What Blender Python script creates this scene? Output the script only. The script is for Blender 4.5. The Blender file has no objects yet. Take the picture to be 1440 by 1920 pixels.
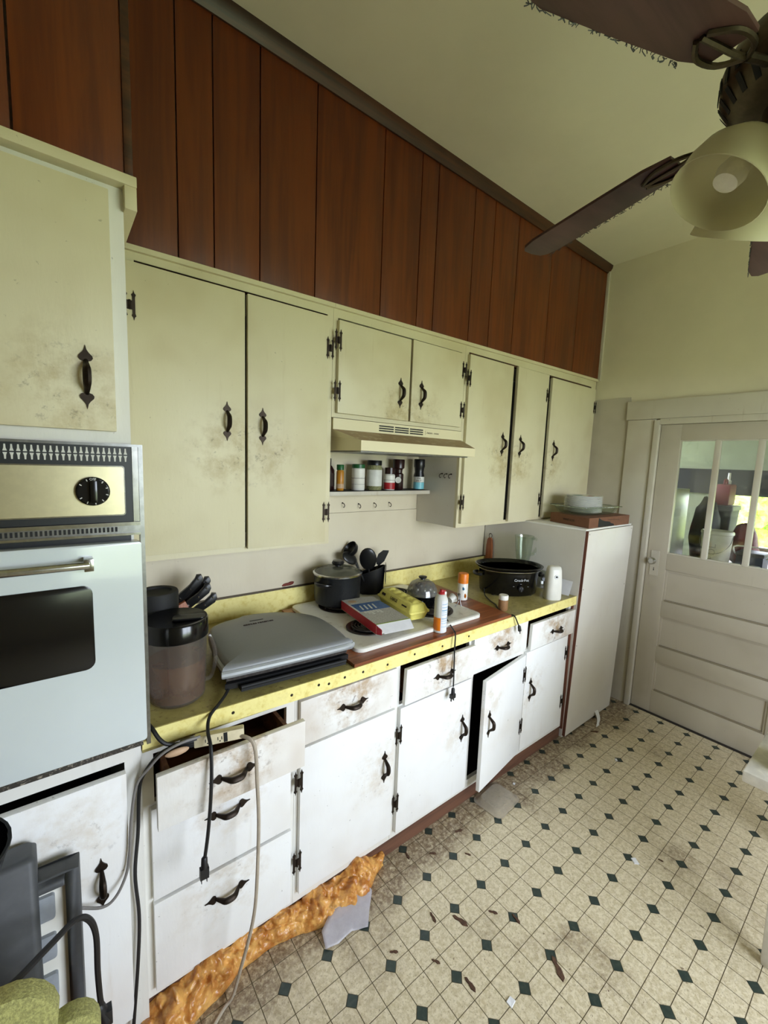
import bpy, bmesh, math, random
from mathutils import Vector, Matrix, noise, Euler
random.seed(7)
SC = bpy.context.scene
COL = SC.collection
PI = math.pi

# ------------------------------------------------------------------ camera
def make_camera():
    cd = bpy.data.cameras.new('camera'); co = bpy.data.objects.new('camera', cd); COL.objects.link(co)
    yaw, pitch, roll = (math.radians(a) for a in (38.18, -6.746, 2.16))
    f = Vector((math.sin(yaw)*math.cos(pitch), math.cos(yaw)*math.cos(pitch), math.sin(pitch)))
    r = Vector((math.cos(yaw), -math.sin(yaw), 0)); u = r.cross(f)
    r2 = r*math.cos(roll) + u*math.sin(roll); u2 = u*math.cos(roll) - r*math.sin(roll)
    m = Matrix((r2, u2, -f)).transposed().to_4x4(); m.translation = Vector((.0771, -1.9113, 1.6531))
    co.matrix_world = m
    cd.sensor_fit = 'HORIZONTAL'; cd.sensor_width = 36; cd.lens = 791.3/1440*36
    cd.clip_start = .02; cd.clip_end = 200
    SC.camera = co
make_camera()

# ------------------------------------------------------------------ sky, window portals, exposure
w = bpy.data.worlds.new('sky'); SC.world = w; w.use_nodes = True
bg = w.node_tree.nodes['Background']; bg.inputs[0].default_value = (.86, .95, 1.08, 1); bg.inputs[1].default_value = 13.5
WIN = (.75, 2.35, .80, 2.15)          # x0 x1 z0 z1 of the kitchen window in the wall behind the photographer
WALL_FRONT_Y = -3.3
def portal(name, loc, rot, sx, sy):
    ld = bpy.data.lights.new(name, 'AREA'); ld.shape = 'RECTANGLE'; ld.size = sx; ld.size_y = sy
    ld.cycles.is_portal = True
    o = bpy.data.objects.new(name, ld); COL.objects.link(o); o.location = loc; o.rotation_euler = rot
portal('window_portal', ((WIN[0]+WIN[1])/2, WALL_FRONT_Y-.02, (WIN[2]+WIN[3])/2), (PI/2, 0, 0), WIN[1]-WIN[0], WIN[3]-WIN[2])
SC.view_settings.view_transform = 'Standard'; SC.view_settings.look = 'None'
SC.view_settings.gamma = 1; SC.view_settings.use_curve_mapping = False
SC.view_settings.exposure = 0.30
SC.cycles.diffuse_bounces = 8; SC.cycles.max_bounces = 14; SC.cycles.transparent_max_bounces = 16
SC.cycles.sample_clamp_indirect = 8

# ------------------------------------------------------------------ materials
def lin(c):
    return tuple((v/255/12.92) if v <= 10 else ((v/255+.055)/1.055)**2.4 for v in c) + (1,)
MATS = {}
class NT:
    def __init__(s, name):
        s.m = bpy.data.materials.new(name); s.m.use_nodes = True; s.t = s.m.node_tree
        s.b = s.t.nodes['Principled BSDF']; MATS[name] = s.m
    def n(s, typ, **kw):
        nd = s.t.nodes.new(typ)
        for k, v in kw.items(): setattr(nd, k, v)
        return nd
    def l(s, a, b): s.t.links.new(a, b)
    def mix(s, fac, a, b, blend='MIX'):
        nd = s.n('ShaderNodeMix', data_type='RGBA', blend_type=blend)
        for i, v in ((0, fac), (6, a), (7, b)):
            if hasattr(v, 'type'): s.l(v, nd.inputs[i])
            else: nd.inputs[i].default_value = v
        return nd.outputs[2]
    def math(s, op, a, b=0, c=None, clamp=False):
        nd = s.n('ShaderNodeMath', operation=op, use_clamp=clamp)
        for i, v in enumerate((a, b) if c is None else (a, b, c)):
            if hasattr(v, 'type'): s.l(v, nd.inputs[i])
            else: nd.inputs[i].default_value = v
        return nd.outputs[0]
    def ramp(s, v, lo, hi):                       # smooth 0..1 between lo and hi
        nd = s.n('ShaderNodeMapRange', interpolation_type='SMOOTHSTEP')
        s.l(v, nd.inputs[0]); nd.inputs[1].default_value = lo; nd.inputs[2].default_value = hi
        return nd.outputs[0]
    def pos(s, scale=(1, 1, 1), world=True):
        if world: o = s.n('ShaderNodeNewGeometry').outputs['Position']
        else: o = s.n('ShaderNodeTexCoord').outputs['Object']
        mp = s.n('ShaderNodeMapping'); mp.inputs['Scale'].default_value = scale; s.l(o, mp.inputs[0])
        return mp.outputs[0]
    def noise(s, vec, scale, detail=4, rough=.6, dist=0):
        nd = s.n('ShaderNodeTexNoise'); s.l(vec, nd.inputs['Vector'])
        nd.inputs['Scale'].default_value = scale; nd.inputs['Detail'].default_value = detail
        nd.inputs['Roughness'].default_value = rough; nd.inputs['Distortion'].default_value = dist
        return nd.outputs['Fac']
    def bump(s, h, strength=.2, dist=.01):
        nd = s.n('ShaderNodeBump'); nd.inputs['Strength'].default_value = strength; nd.inputs['Distance'].default_value = dist
        s.l(h, nd.inputs['Height']); s.l(nd.outputs[0], s.b.inputs['Normal'])
    def setb(s, **kw):
        for k, v in kw.items():
            k = k.replace('_', ' ')
            if hasattr(v, 'type'): s.l(v, s.b.inputs[k])
            else: s.b.inputs[k].default_value = v
def plain(name, rgb, rough=.5, metal=0, var=.08, scale=30, bump=0, world=True, **kw):
    """single-colour material with slight procedural mottling"""
    t = NT(name); c = lin(rgb); v = t.pos(world=world)
    n = t.noise(v, scale)
    dark = tuple(x*(1-var*2) for x in c[:3]) + (1,)
    t.setb(Base_Color=t.mix(t.ramp(n, .35, .7), dark, c), Roughness=rough, Metallic=metal, **kw)
    if bump: t.bump(n, bump)
    return t.m
def paint(name, rgb, stain=(150, 118, 70), dirt=(70, 52, 34), amount=.5, rough=.45, streak=.3, specks=.5):
    """old brushed house paint: yellowed patches, greasy smears round the pulls, flecks of dirt"""
    t = NT(name); v = t.pos(); c = lin(rgb)
    big = t.noise(v, 2.6, 3); mid = t.noise(v, 14, 5, .65); fine = t.noise(v, 75, 3, .6)
    col = t.mix(t.math('MULTIPLY', t.ramp(big, .42, .75), .35*amount), c, lin(stain))
    at = t.n('ShaderNodeAttribute', attribute_type='OBJECT', attribute_name='grime_at')
    gm = t.n('ShaderNodeNewGeometry')
    ds = t.n('ShaderNodeVectorMath', operation='DISTANCE'); t.l(gm.outputs['Position'], ds.inputs[0]); t.l(at.outputs['Vector'], ds.inputs[1])
    near = t.math('SUBTRACT', 1, t.ramp(ds.outputs['Value'], .02, .24))
    smear = t.math('MULTIPLY', near, t.ramp(t.math('ADD', mid, t.math('MULTIPLY', near, .14)), .50, .80), clamp=True)
    col = t.mix(t.math('MULTIPLY', smear, .72*amount), col, lin(stain))
    sm2 = t.math('MULTIPLY', t.ramp(near, .25, 1), t.ramp(t.noise(v, 38, 5, .7), .56, .70), clamp=True)
    col = t.mix(t.math('MULTIPLY', sm2, .6*amount), col, lin(dirt))
    st = t.noise(t.pos((30, 30, 2.2)), 1, 4, .7)
    col = t.mix(t.math('MULTIPLY', t.ramp(st, .60, .80), streak*amount), col, lin(stain))
    col = t.mix(t.math('MULTIPLY', t.ramp(fine, .70, .76), specks), col, lin(dirt))
    t.setb(Base_Color=col, Roughness=rough)
    t.bump(t.noise(t.pos((60, 60, 18)), 1, 3), .12, .004)
    return t.m
def wood(name, a, b, axis=2, scale=1, rough=.4, plank=True):
    t = NT(name); s = [22*scale]*3; s[axis] = 1.3*scale
    v = t.pos(tuple(s)); n = t.noise(v, 1, 6, .62, .6); n2 = t.noise(t.pos(tuple(x*4 for x in s)), 1, 3)
    f = t.math('ADD', t.math('MULTIPLY', n, .75), t.math('MULTIPLY', n2, .25))
    col = t.mix(t.ramp(f, .36, .64), lin(a), lin(b))
    if plank:
        oi = t.n('ShaderNodeObjectInfo').outputs['Random']
        col = t.mix(t.math('MULTIPLY', oi, .3), col, lin(a))
    t.setb(Base_Color=col, Roughness=rough); t.bump(f, .08, .004)
    return t.m
def metal(name, rgb, rough=.25, var=.1): return plain(name, rgb, rough, 1, var, 60)

paint('paint_low', (236, 237, 236), amount=.52, stain=(176, 148, 98))
paint('paint_drawer', (234, 234, 230), amount=1.2, stain=(158, 124, 72), dirt=(82, 56, 32))
paint('paint_up_dim', (212, 204, 172), amount=.8, stain=(160, 138, 80), specks=.35)  # grease-yellowed house paint, with the dim yellow-green upper light put into its colour
paint('paint_frame', (226, 225, 218), amount=.4)
paint('paint_door', (184, 176, 158), stain=(130, 114, 86), amount=.7, specks=.3)
paint('paint_trim', (198, 192, 176), stain=(150, 130, 100), amount=.9, streak=.6)
paint('paint_board', (214, 210, 200), amount=.35, specks=.4)
paint('paint_splash', (214, 204, 178), amount=.35, specks=.4)
plain('wall_paint', (216, 208, 182), .8, var=.03, scale=3)
plain('ceiling_paint', (228, 222, 198), .85, var=.03, scale=2.5, bump=.02)
plain('plaster', (205, 198, 176), .9, var=.03, scale=3)
wood('panel_wood', (86, 34, 6), (114, 52, 10))
wood('crown_wood', (48, 26, 14), (84, 46, 24), 0)
wood('plywood', (104, 52, 26), (158, 92, 54), 0, .8, .35, False)
wood('kick_wood', (72, 46, 34), (108, 72, 52), 0, 1, .7, False)
wood('raw_wood', (84, 46, 32), (118, 68, 48), 2, 1, .7, False)
wood('block_wood', (130, 70, 38), (176, 104, 62), 2, 1.5, .5, False)
wood('drawer_wood', (92, 58, 38), (136, 92, 62), 0, 1, .7, False)
wood('blade_wood', (58, 36, 34), (84, 56, 52), 0, .5, .5, False)
metal('iron', (62, 54, 48), .5); metal('chrome', (200, 200, 196), .18); metal('steel', (150, 150, 148), .3)
metal('bronze', (92, 82, 68), .45); metal('brass_panel', (212, 204, 168), .34, .03)
plain('black_plastic', (18, 18, 19), .35, var=.1); plain('black_gloss', (8, 8, 9), .16, var=.02)
plain('black_matte', (16, 16, 16), .7); plain('interior_dark', (46, 40, 34), .9)
plain('pot_black', (30, 32, 34), .38, var=.25, scale=140, bump=.05)
plain('enamel', (202, 210, 210), .16, var=.02, scale=3, Coat_Weight=.3)
plain('oven_black', (26, 30, 32), .4, var=.1, scale=60)
plain('white_plastic', (226, 224, 214), .4, var=.02); plain('paper', (222, 222, 224), .8, var=.03)
plain('white_print', (214, 214, 206), .5, var=.05)
plain('grey_plastic', (124, 126, 126), .42, var=.03, scale=200); plain('silver_plastic', (172, 176, 178), .3, .2, .03)
plain('dark_grey', (74, 76, 78), .55); plain('light_key', (150, 156, 162), .4)
plain('cord_black', (22, 22, 24), .5); plain('cord_tan', (176, 164, 146), .6); plain('cord_grey', (126, 122, 118), .6)
plain('ivory', (220, 208, 172), .5); plain('rubber_red', (176, 34, 40), .45)
plain('carton_yellow', (236, 226, 122), .6, var=.05, scale=60, bump=.1)
plain('foam_pad', (184, 182, 112), .95, var=.2, scale=220, bump=.5)
plain('cardboard', (118, 78, 54), .85, var=.06, scale=40); plain('print_dark', (52, 36, 28), .8)
plain('print_blue', (66, 106, 160), .5, var=.2, scale=90); plain('print_red', (196, 40, 62), .5); plain('print_grey', (196, 194, 186), .6, var=.16, scale=160)
plain('print_green', (150, 170, 80), .6); plain('orange', (232, 128, 26), .4); plain('label_blue', (92, 160, 200), .5)
plain('label_teal', (120, 190, 204), .4); plain('green_lid', (24, 92, 44), .4); plain('spice_amber', (190, 128, 34), .35)
plain('spice_green', (150, 150, 104), .5, var=.25, scale=200); plain('spice_brown', (150, 108, 66), .7, var=.15, scale=200)
plain('spice_dark', (44, 20, 18), .3); plain('pink', (190, 60, 90), .5); plain('cable_red', (112, 34, 32), .6)
plain('plate_white', (232, 232, 228), .6, var=.02); plain('plate_teal', (126, 178, 178), .5)
plain('leaf_brown', (92, 64, 46), .9, var=.2, scale=90); plain('tan', (198, 164, 130), .6)
plain('coil', (72, 66, 62), .45, .5, .25, 90); plain('drip_pan', (52, 42, 36), .4, .5, .3, 70)
plain('table_paint', (226, 220, 206), .6, var=.12, scale=14, bump=.3)
paint('groove_dirt', (140, 130, 110), stain=(110, 92, 66), amount=1, streak=.8)
plain('porch_paint', (142, 148, 122), .9, var=.06, scale=3)
plain('fridge_paint', (150, 160, 134), .3, var=.04)
plain('navy', (36, 48, 74), .5)
plain('flake_red', (128, 58, 46), .8, var=.2, scale=120)
plain('bulb_glass', (236, 232, 214), .3)

def floor_materials():
    t = NT('vinyl'); v = t.pos(); c1, c2 = lin((216, 204, 176)), lin((190, 176, 144))
    n = t.noise(v, 62, 6, .72, .3); col = t.mix(t.ramp(n, .38, .62), c2, c1)
    n2 = t.noise(v, 150, 4, .75); col = t.mix(t.math('MULTIPLY', t.ramp(n2, .53, .66), .55), col, lin((122, 106, 80)))
    # tracked-in dirt: patches over the floor, heavier along the foot of the cabinets
    big = t.noise(v, 2.6, 6, .68); sep = t.n('ShaderNodeSeparateXYZ'); t.l(v, sep.inputs[0])
    edge = t.ramp(sep.outputs['Y'], -.98, -.70)
    dm = t.ramp(t.math('ADD', big, t.math('MULTIPLY', edge, .34)), .53, .78)
    spots = t.noise(v, 46, 6, .8)
    dm = t.math('MULTIPLY', dm, t.ramp(spots, .30, .60), clamp=True)
    col = t.mix(t.math('MULTIPLY', dm, .85), col, lin((92, 66, 42)))
    fl = t.noise(v, 48, 3, .6); col = t.mix(t.math('MULTIPLY', t.ramp(fl, .68, .72), .7), col, lin((84, 60, 42)))
    t.setb(Base_Color=col, Roughness=.42); t.bump(n, .05, .002)
    t = NT('vinyl_dark'); v = t.pos(); n = t.noise(v, 60, 4)
    t.setb(Base_Color=t.mix(t.ramp(n, .4, .7), lin((38, 52, 48)), lin((56, 66, 58))), Roughness=.4)
    plain('grout', (104, 92, 66), .8, var=.15, scale=40)
floor_materials()

def laminate():
    t = NT('laminate'); v = t.pos(); n = t.noise(v, 9, 5, .7); s = t.noise(v, 55, 5, .7)
    col = t.mix(t.ramp(n, .35, .7), lin((158, 146, 86)), lin((182, 170, 108)))
    col = t.mix(t.math('MULTIPLY', t.ramp(s, .56, .66), .65), col, lin((96, 76, 38)))
    d = t.noise(v, 5, 6, .75); col = t.mix(t.math('MULTIPLY', t.ramp(d, .54, .72), .55), col, lin((104, 84, 48)))
    t.setb(Base_Color=col, Roughness=.35)
    t = NT('laminate_edge'); v = t.pos(); n = t.noise(v, 30, 5, .7); s = t.noise(v, 7, 5, .7)
    col = t.mix(t.ramp(n, .45, .75), lin((236, 224, 146)), lin((214, 194, 104)))
    col = t.mix(t.math('MULTIPLY', t.ramp(s, .56, .74), .45), col, lin((140, 110, 52)))
    t.setb(Base_Color=col, Roughness=.4)
    t = NT('marble'); v = t.pos(); n = t.noise(v, 60, 6, .7, 2)
    t.setb(Base_Color=t.mix(t.ramp(n, .5, .66), lin((52, 48, 42)), lin((150, 142, 126))), Roughness=.5)
    t = NT('cook_top'); v = t.pos(); n = t.noise(v, 22, 6, .75); s = t.noise(v, 90, 4, .7)
    col = t.mix(t.math('MULTIPLY', t.ramp(n, .54, .72), .5), lin((226, 224, 214)), lin((140, 122, 96)))
    col = t.mix(t.math('MULTIPLY', t.ramp(s, .66, .72), .8), col, lin((60, 42, 28))); t.setb(Base_Color=col, Roughness=.3)
    t = NT('hood_paint'); v = t.pos(); g = t.n('ShaderNodeNewGeometry'); sp = t.n('ShaderNodeSeparateXYZ'); t.l(g.outputs['Normal'], sp.inputs[0])
    n = t.noise(v, 30, 6, .7); up = t.math('MULTIPLY', t.ramp(sp.outputs['Z'], .3, .8), t.ramp(n, .15, .5))   # settled grease and dust lie on top
    col = t.mix(up, lin((222, 212, 176)), lin((140, 112, 72))); t.setb(Base_Color=col, Roughness=.45)
    t = NT('spray_foam'); v = t.pos(); n = t.noise(v, 24, 5, .65); k = t.noise(v, 9, 4, .7)
    col = t.mix(t.ramp(n, .35, .65), lin((174, 108, 44)), lin((226, 172, 96)))
    col = t.mix(t.math('MULTIPLY', t.ramp(k, .58, .76), .7), col, lin((70, 42, 20)))
    t.setb(Base_Color=col, Roughness=.28, Subsurface_Weight=.1); t.bump(t.noise(v, 90, 3), .35, .006)
    t = NT('grass'); v = t.pos(); n = t.noise(v, 3, 6, .7)
    t.setb(Base_Color=t.mix(t.ramp(n, .35, .65), lin((134, 146, 102)), lin((168, 174, 130))), Roughness=.9)
    t = NT('leaves'); v = t.pos(); n = t.noise(v, 7, 5, .75)
    t.setb(Base_Color=t.mix(t.ramp(n, .38, .62), lin((96, 140, 48)), lin((196, 200, 90))), Roughness=.8)
laminate()

def glassy(name, rgb, trans=1.0, rough=.03, ior=1.45, alpha=1.0):
    t = NT(name); v = t.pos(); n = t.noise(v, 20, 3)
    t.setb(Base_Color=lin(rgb), Transmission_Weight=trans, Roughness=t.math('ADD', rough, t.math('MULTIPLY', n, rough*.6)), IOR=ior, Alpha=alpha)
    return t.m
glassy('clear_glass', (240, 246, 240)); glassy('frosted', (226, 220, 190), .45, .35, 1.3)
def see_through(name, tint, body, solid, gloss=.06, rough=.1, sc=12):
    """thin clear plastic or cloudy liquid: part see-through, part scattering, a weak sheen"""
    t = NT(name); out = t.t.nodes['Material Output']
    tr = t.n('ShaderNodeBsdfTransparent'); tr.inputs[0].default_value = lin(tint)
    df = t.n('ShaderNodeBsdfDiffuse'); df.inputs[0].default_value = lin(body)
    gl = t.n('ShaderNodeBsdfGlossy'); gl.inputs['Roughness'].default_value = rough
    m1 = t.n('ShaderNodeMixShader'); t.l(t.math('ADD', solid*.8, t.math('MULTIPLY', t.noise(t.pos(), sc, 4), solid*.4)), m1.inputs[0]); t.l(tr.outputs[0], m1.inputs[1]); t.l(df.outputs[0], m1.inputs[2])
    fr = t.n('ShaderNodeLayerWeight'); fr.inputs[0].default_value = .3
    m2 = t.n('ShaderNodeMixShader'); t.l(t.math('ADD', gloss, t.math('MULTIPLY', fr.outputs['Facing'], .12)), m2.inputs[0]); t.l(m1.outputs[0], m2.inputs[1]); t.l(gl.outputs[0], m2.inputs[2])
    t.l(m2.outputs[0], out.inputs['Surface'])
see_through('clear_plastic', (238, 238, 236), (150, 150, 150), .18)
see_through('tea', (226, 156, 62), (164, 108, 40), .46, .02)
see_through('pitcher_plastic', (236, 232, 226), (150, 146, 140), .14, .03)
see_through('dish_glass', (242, 246, 240), (150, 156, 140), .06, .07, .05)
see_through('lid_glass', (206, 210, 196), (136, 136, 116), .35, .06, .2)
def pane_glass():
    # thin window pane: mostly see-through, a dusty film and a weak mirror
    t = NT('pane_glass'); out = t.t.nodes['Material Output']
    tr = t.n('ShaderNodeBsdfTransparent'); gl = t.n('ShaderNodeBsdfGlossy'); gl.inputs['Roughness'].default_value = .04
    df = t.n('ShaderNodeBsdfDiffuse'); df.inputs['Color'].default_value = lin((190, 196, 180))
    n = t.noise(t.pos(), 6, 6, .7)
    m1 = t.n('ShaderNodeMixShader'); m1.inputs[0].default_value = .07; t.l(tr.outputs[0], m1.inputs[1]); t.l(gl.outputs[0], m1.inputs[2])
    m2 = t.n('ShaderNodeMixShader'); t.l(t.math('MULTIPLY', t.ramp(n, .35, .8), .07), m2.inputs[0])
    t.l(m1.outputs[0], m2.inputs[1]); t.l(df.outputs[0], m2.inputs[2]); t.l(m2.outputs[0], out.inputs['Surface'])
pane_glass()
def film():
    for nm, rgb, a in (('plastic_film', (200, 196, 204), .52), ('tray_film', (190, 180, 164), .42)):
        t = NT(nm); n = t.noise(t.pos(), 40, 4, .7)
        t.setb(Base_Color=lin(rgb), Roughness=.3, Alpha=t.math('ADD', a-.1, t.math('MULTIPLY', n, .25), clamp=True))
film()

# ------------------------------------------------------------------ mesh helpers
def cat(pts, sub=6):
    P = [Vector(p) for p in pts]
    if len(P) < 3 or sub < 2: return P
    out = []
    for i in range(len(P)-1):
        a, b, c, d = P[max(i-1, 0)], P[i], P[i+1], P[min(i+2, len(P)-1)]
        for k in range(sub):
            t = k/sub
            out.append(.5*((2*b)+(c-a)*t+(2*a-5*b+4*c-d)*t*t+(3*b-a-3*c+d)*t**3))
    return out + [P[-1]]
class MB:
    def __init__(s): s.v = []; s.f = []; s.m = []; s.mi = 0
    def add(s, v, f, M=None):
        o = len(s.v)
        s.v += [tuple(M @ Vector(p)) if M else tuple(p) for p in v]
        for q in f: s.f.append(tuple(i+o for i in q)); s.m.append(s.mi)
        return s
    def box(s, x0, x1, y0, y1, z0, z1, M=None):
        v = [(x, y, z) for z in (z0, z1) for y in (y0, y1) for x in (x0, x1)]
        return s.add(v, [(0, 2, 3, 1), (4, 5, 7, 6), (0, 1, 5, 4), (2, 6, 7, 3), (0, 4, 6, 2), (1, 3, 7, 5)], M)
    def hexa(s, v8): return s.add(v8, [(0, 2, 3, 1), (4, 5, 7, 6), (0, 1, 5, 4), (2, 6, 7, 3), (0, 4, 6, 2), (1, 3, 7, 5)])
    def lathe(s, prof, seg=24, M=None, ax=1, ay=1, caps=True):
        v = []; f = []; n = len(prof)
        for i in range(seg):
            a = 2*PI*i/seg
            for r, z in prof: v.append((r*math.cos(a)*ax, r*math.sin(a)*ay, z))
        for i in range(seg):
            j = (i+1) % seg
            for k in range(n-1): f.append((i*n+k, j*n+k, j*n+k+1, i*n+k+1))
        if caps:
            if prof[0][0] > 1e-6: f.append(tuple(i*n for i in range(seg))[::-1])
            if prof[-1][0] > 1e-6: f.append(tuple(i*n+n-1 for i in range(seg)))
        return s.add(v, f, M)
    def tube(s, pts, r, seg=8, sub=6, M=None, flat=1, rs=None):
        P = cat(pts, sub); v = []; f = []
        t0 = (P[1]-P[0]).normalized(); nrm = t0.orthogonal().normalized()
        for i, p in enumerate(P):
            t = (P[min(i+1, len(P)-1)]-P[max(i-1, 0)]).normalized()
            nrm = (nrm - t*nrm.dot(t)).normalized(); bn = t.cross(nrm)
            rr = r if rs is None else rs(i/(len(P)-1))
            for k in range(seg):
                a = 2*PI*k/seg; v.append(p+nrm*math.cos(a)*rr+bn*math.sin(a)*rr*flat)
        for i in range(len(P)-1):
            for k in range(seg):
                j = (k+1) % seg; f.append((i*seg+k, i*seg+j, (i+1)*seg+j, (i+1)*seg+k))
        f.append(tuple(range(seg))[::-1]); f.append(tuple((len(P)-1)*seg+k for k in range(seg)))
        return s.add(v, f, M)
    def prism(s, poly, d0, d1, axis='y', M=None):
        """extrude a 2-D outline along an axis: 'y' -> (x,z), 'z' -> (x,y), 'x' -> (y,z)"""
        mk = {'y': lambda p, d: (p[0], d, p[1]), 'z': lambda p, d: (p[0], p[1], d), 'x': lambda p, d: (d, p[0], p[1])}[axis]
        n = len(poly); v = [mk(p, d0) for p in poly]+[mk(p, d1) for p in poly]
        f = [tuple(range(n)), tuple(range(2*n-1, n-1, -1))]+[(i, n+i, n+(i+1) % n, (i+1) % n) for i in range(n)]
        return s.add(v, f, M)
    def loft(s, rings, M=None, caps=True):
        n = len(rings[0]); v = [p for r in rings for p in r]; f = []
        for i in range(len(rings)-1):
            for k in range(n): f.append((i*n+k, i*n+(k+1) % n, (i+1)*n+(k+1) % n, (i+1)*n+k))
        if caps: f.append(tuple(range(n))[::-1]); f.append(tuple((len(rings)-1)*n+k for k in range(n)))
        return s.add(v, f, M)
    def ball(s, c, rx, ry=None, rz=None, seg=16, M=None):
        ry = ry or rx; rz = rz or rx; n = seg//2
        prof = [(math.sin(PI*i/n), -math.cos(PI*i/n)) for i in range(n+1)]
        mm = Matrix.Translation(c) @ Matrix.Diagonal((rx, ry, rz, 1))
        return s.lathe(prof, seg, (M @ mm) if M else mm, caps=False)
    def mesh(s, name, mats, bevel=0, smooth=40):
        me = bpy.data.meshes.new(name); me.from_pydata(s.v, [], s.f)
        for q, i in zip(me.polygons, s.m): q.material_index = i
        bm = bmesh.new(); bm.from_mesh(me)
        bmesh.ops.remove_doubles(bm, verts=bm.verts, dist=1e-6)
        bmesh.ops.recalc_face_normals(bm, faces=bm.faces)
        if bevel: bmesh.ops.bevel(bm, geom=list(bm.edges), offset=bevel, segments=2, affect='EDGES', profile=.6, clamp_overlap=True)
        if smooth:
            for q in bm.faces: q.smooth = True
        bm.to_mesh(me); bm.free()
        if smooth: me.set_sharp_from_angle(angle=math.radians(smooth))
        for m in (mats if isinstance(mats, (list, tuple)) else [mats]): me.materials.append(MATS[m])
        return me
    def build(s, name, mats, parent=None, bevel=0, smooth=40, world=True):
        """link as one object; with world=True the shape is in room coordinates and is shifted to its parent's"""
        if world and parent is not None:
            o = ORG.get(parent.name, Vector()); s.v = [(x-o.x, y-o.y, z-o.z) for x, y, z in s.v]
        return put(name, s.mesh(name, mats, bevel, smooth), parent)
ORG = {}
def put(name, me, parent=None, loc=(0, 0, 0), rot=(0, 0, 0)):
    o = bpy.data.objects.new(name, me); COL.objects.link(o); o.parent = parent
    o.location = loc; o.rotation_euler = rot
    if parent is not None and parent.name in ORG: ORG[o.name] = ORG[parent.name] + Vector(loc)
    return o
def tag(o, label, cat_, group=None):
    o['label'] = label; o['category'] = cat_
    if group: o['group'] = group
    return o
def thing(name, label, cat_, loc=(0, 0, 0), rz=0, group=None, rot=None):
    o = bpy.data.objects.new(name, None); COL.objects.link(o); o.empty_display_size = .05
    o.location = loc; o.rotation_euler = rot or (0, 0, rz); ORG[o.name] = Vector(loc)
    return tag(o, label, cat_, group)
def single(name, label, cat_, me, loc=(0, 0, 0), rot=(0, 0, 0), group=None):
    return tag(put(name, me, None, loc, rot), label, cat_, group)
def struct(o): o['kind'] = 'structure'; return o
def text(name, body, size, mat, parent, loc, rot, extrude=.0004, align='CENTER'):
    cu = bpy.data.curves.new(name, 'FONT'); cu.body = body; cu.size = size; cu.extrude = extrude
    cu.align_x = align; cu.align_y = 'CENTER'; cu.resolution_u = 2
    tmp = bpy.data.objects.new(name+'_curve', cu); COL.objects.link(tmp)
    me = bpy.data.meshes.new_from_object(tmp.evaluated_get(bpy.context.evaluated_depsgraph_get()))
    bpy.data.objects.remove(tmp); bpy.data.curves.remove(cu); me.materials.clear(); me.materials.append(MATS[mat])
    return put(name, me, parent, loc, rot)
def rrect(x0, x1, y0, y1, r, n=5):
    out = []
    for cx, cy, a0 in ((x1-r, y0+r, -PI/2), (x1-r, y1-r, 0), (x0+r, y1-r, PI/2), (x0+r, y0+r, PI)):
        for i in range(n+1):
            a = a0+PI/2*i/n; out.append((cx+r*math.cos(a), cy+r*math.sin(a)))
    return out
Rz = lambda a: Matrix.Rotation(a, 4, 'Z'); Rx = lambda a: Matrix.Rotation(a, 4, 'X'); Ry = lambda a: Matrix.Rotation(a, 4, 'Y'); Tr = lambda *p: Matrix.Translation(p)

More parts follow.
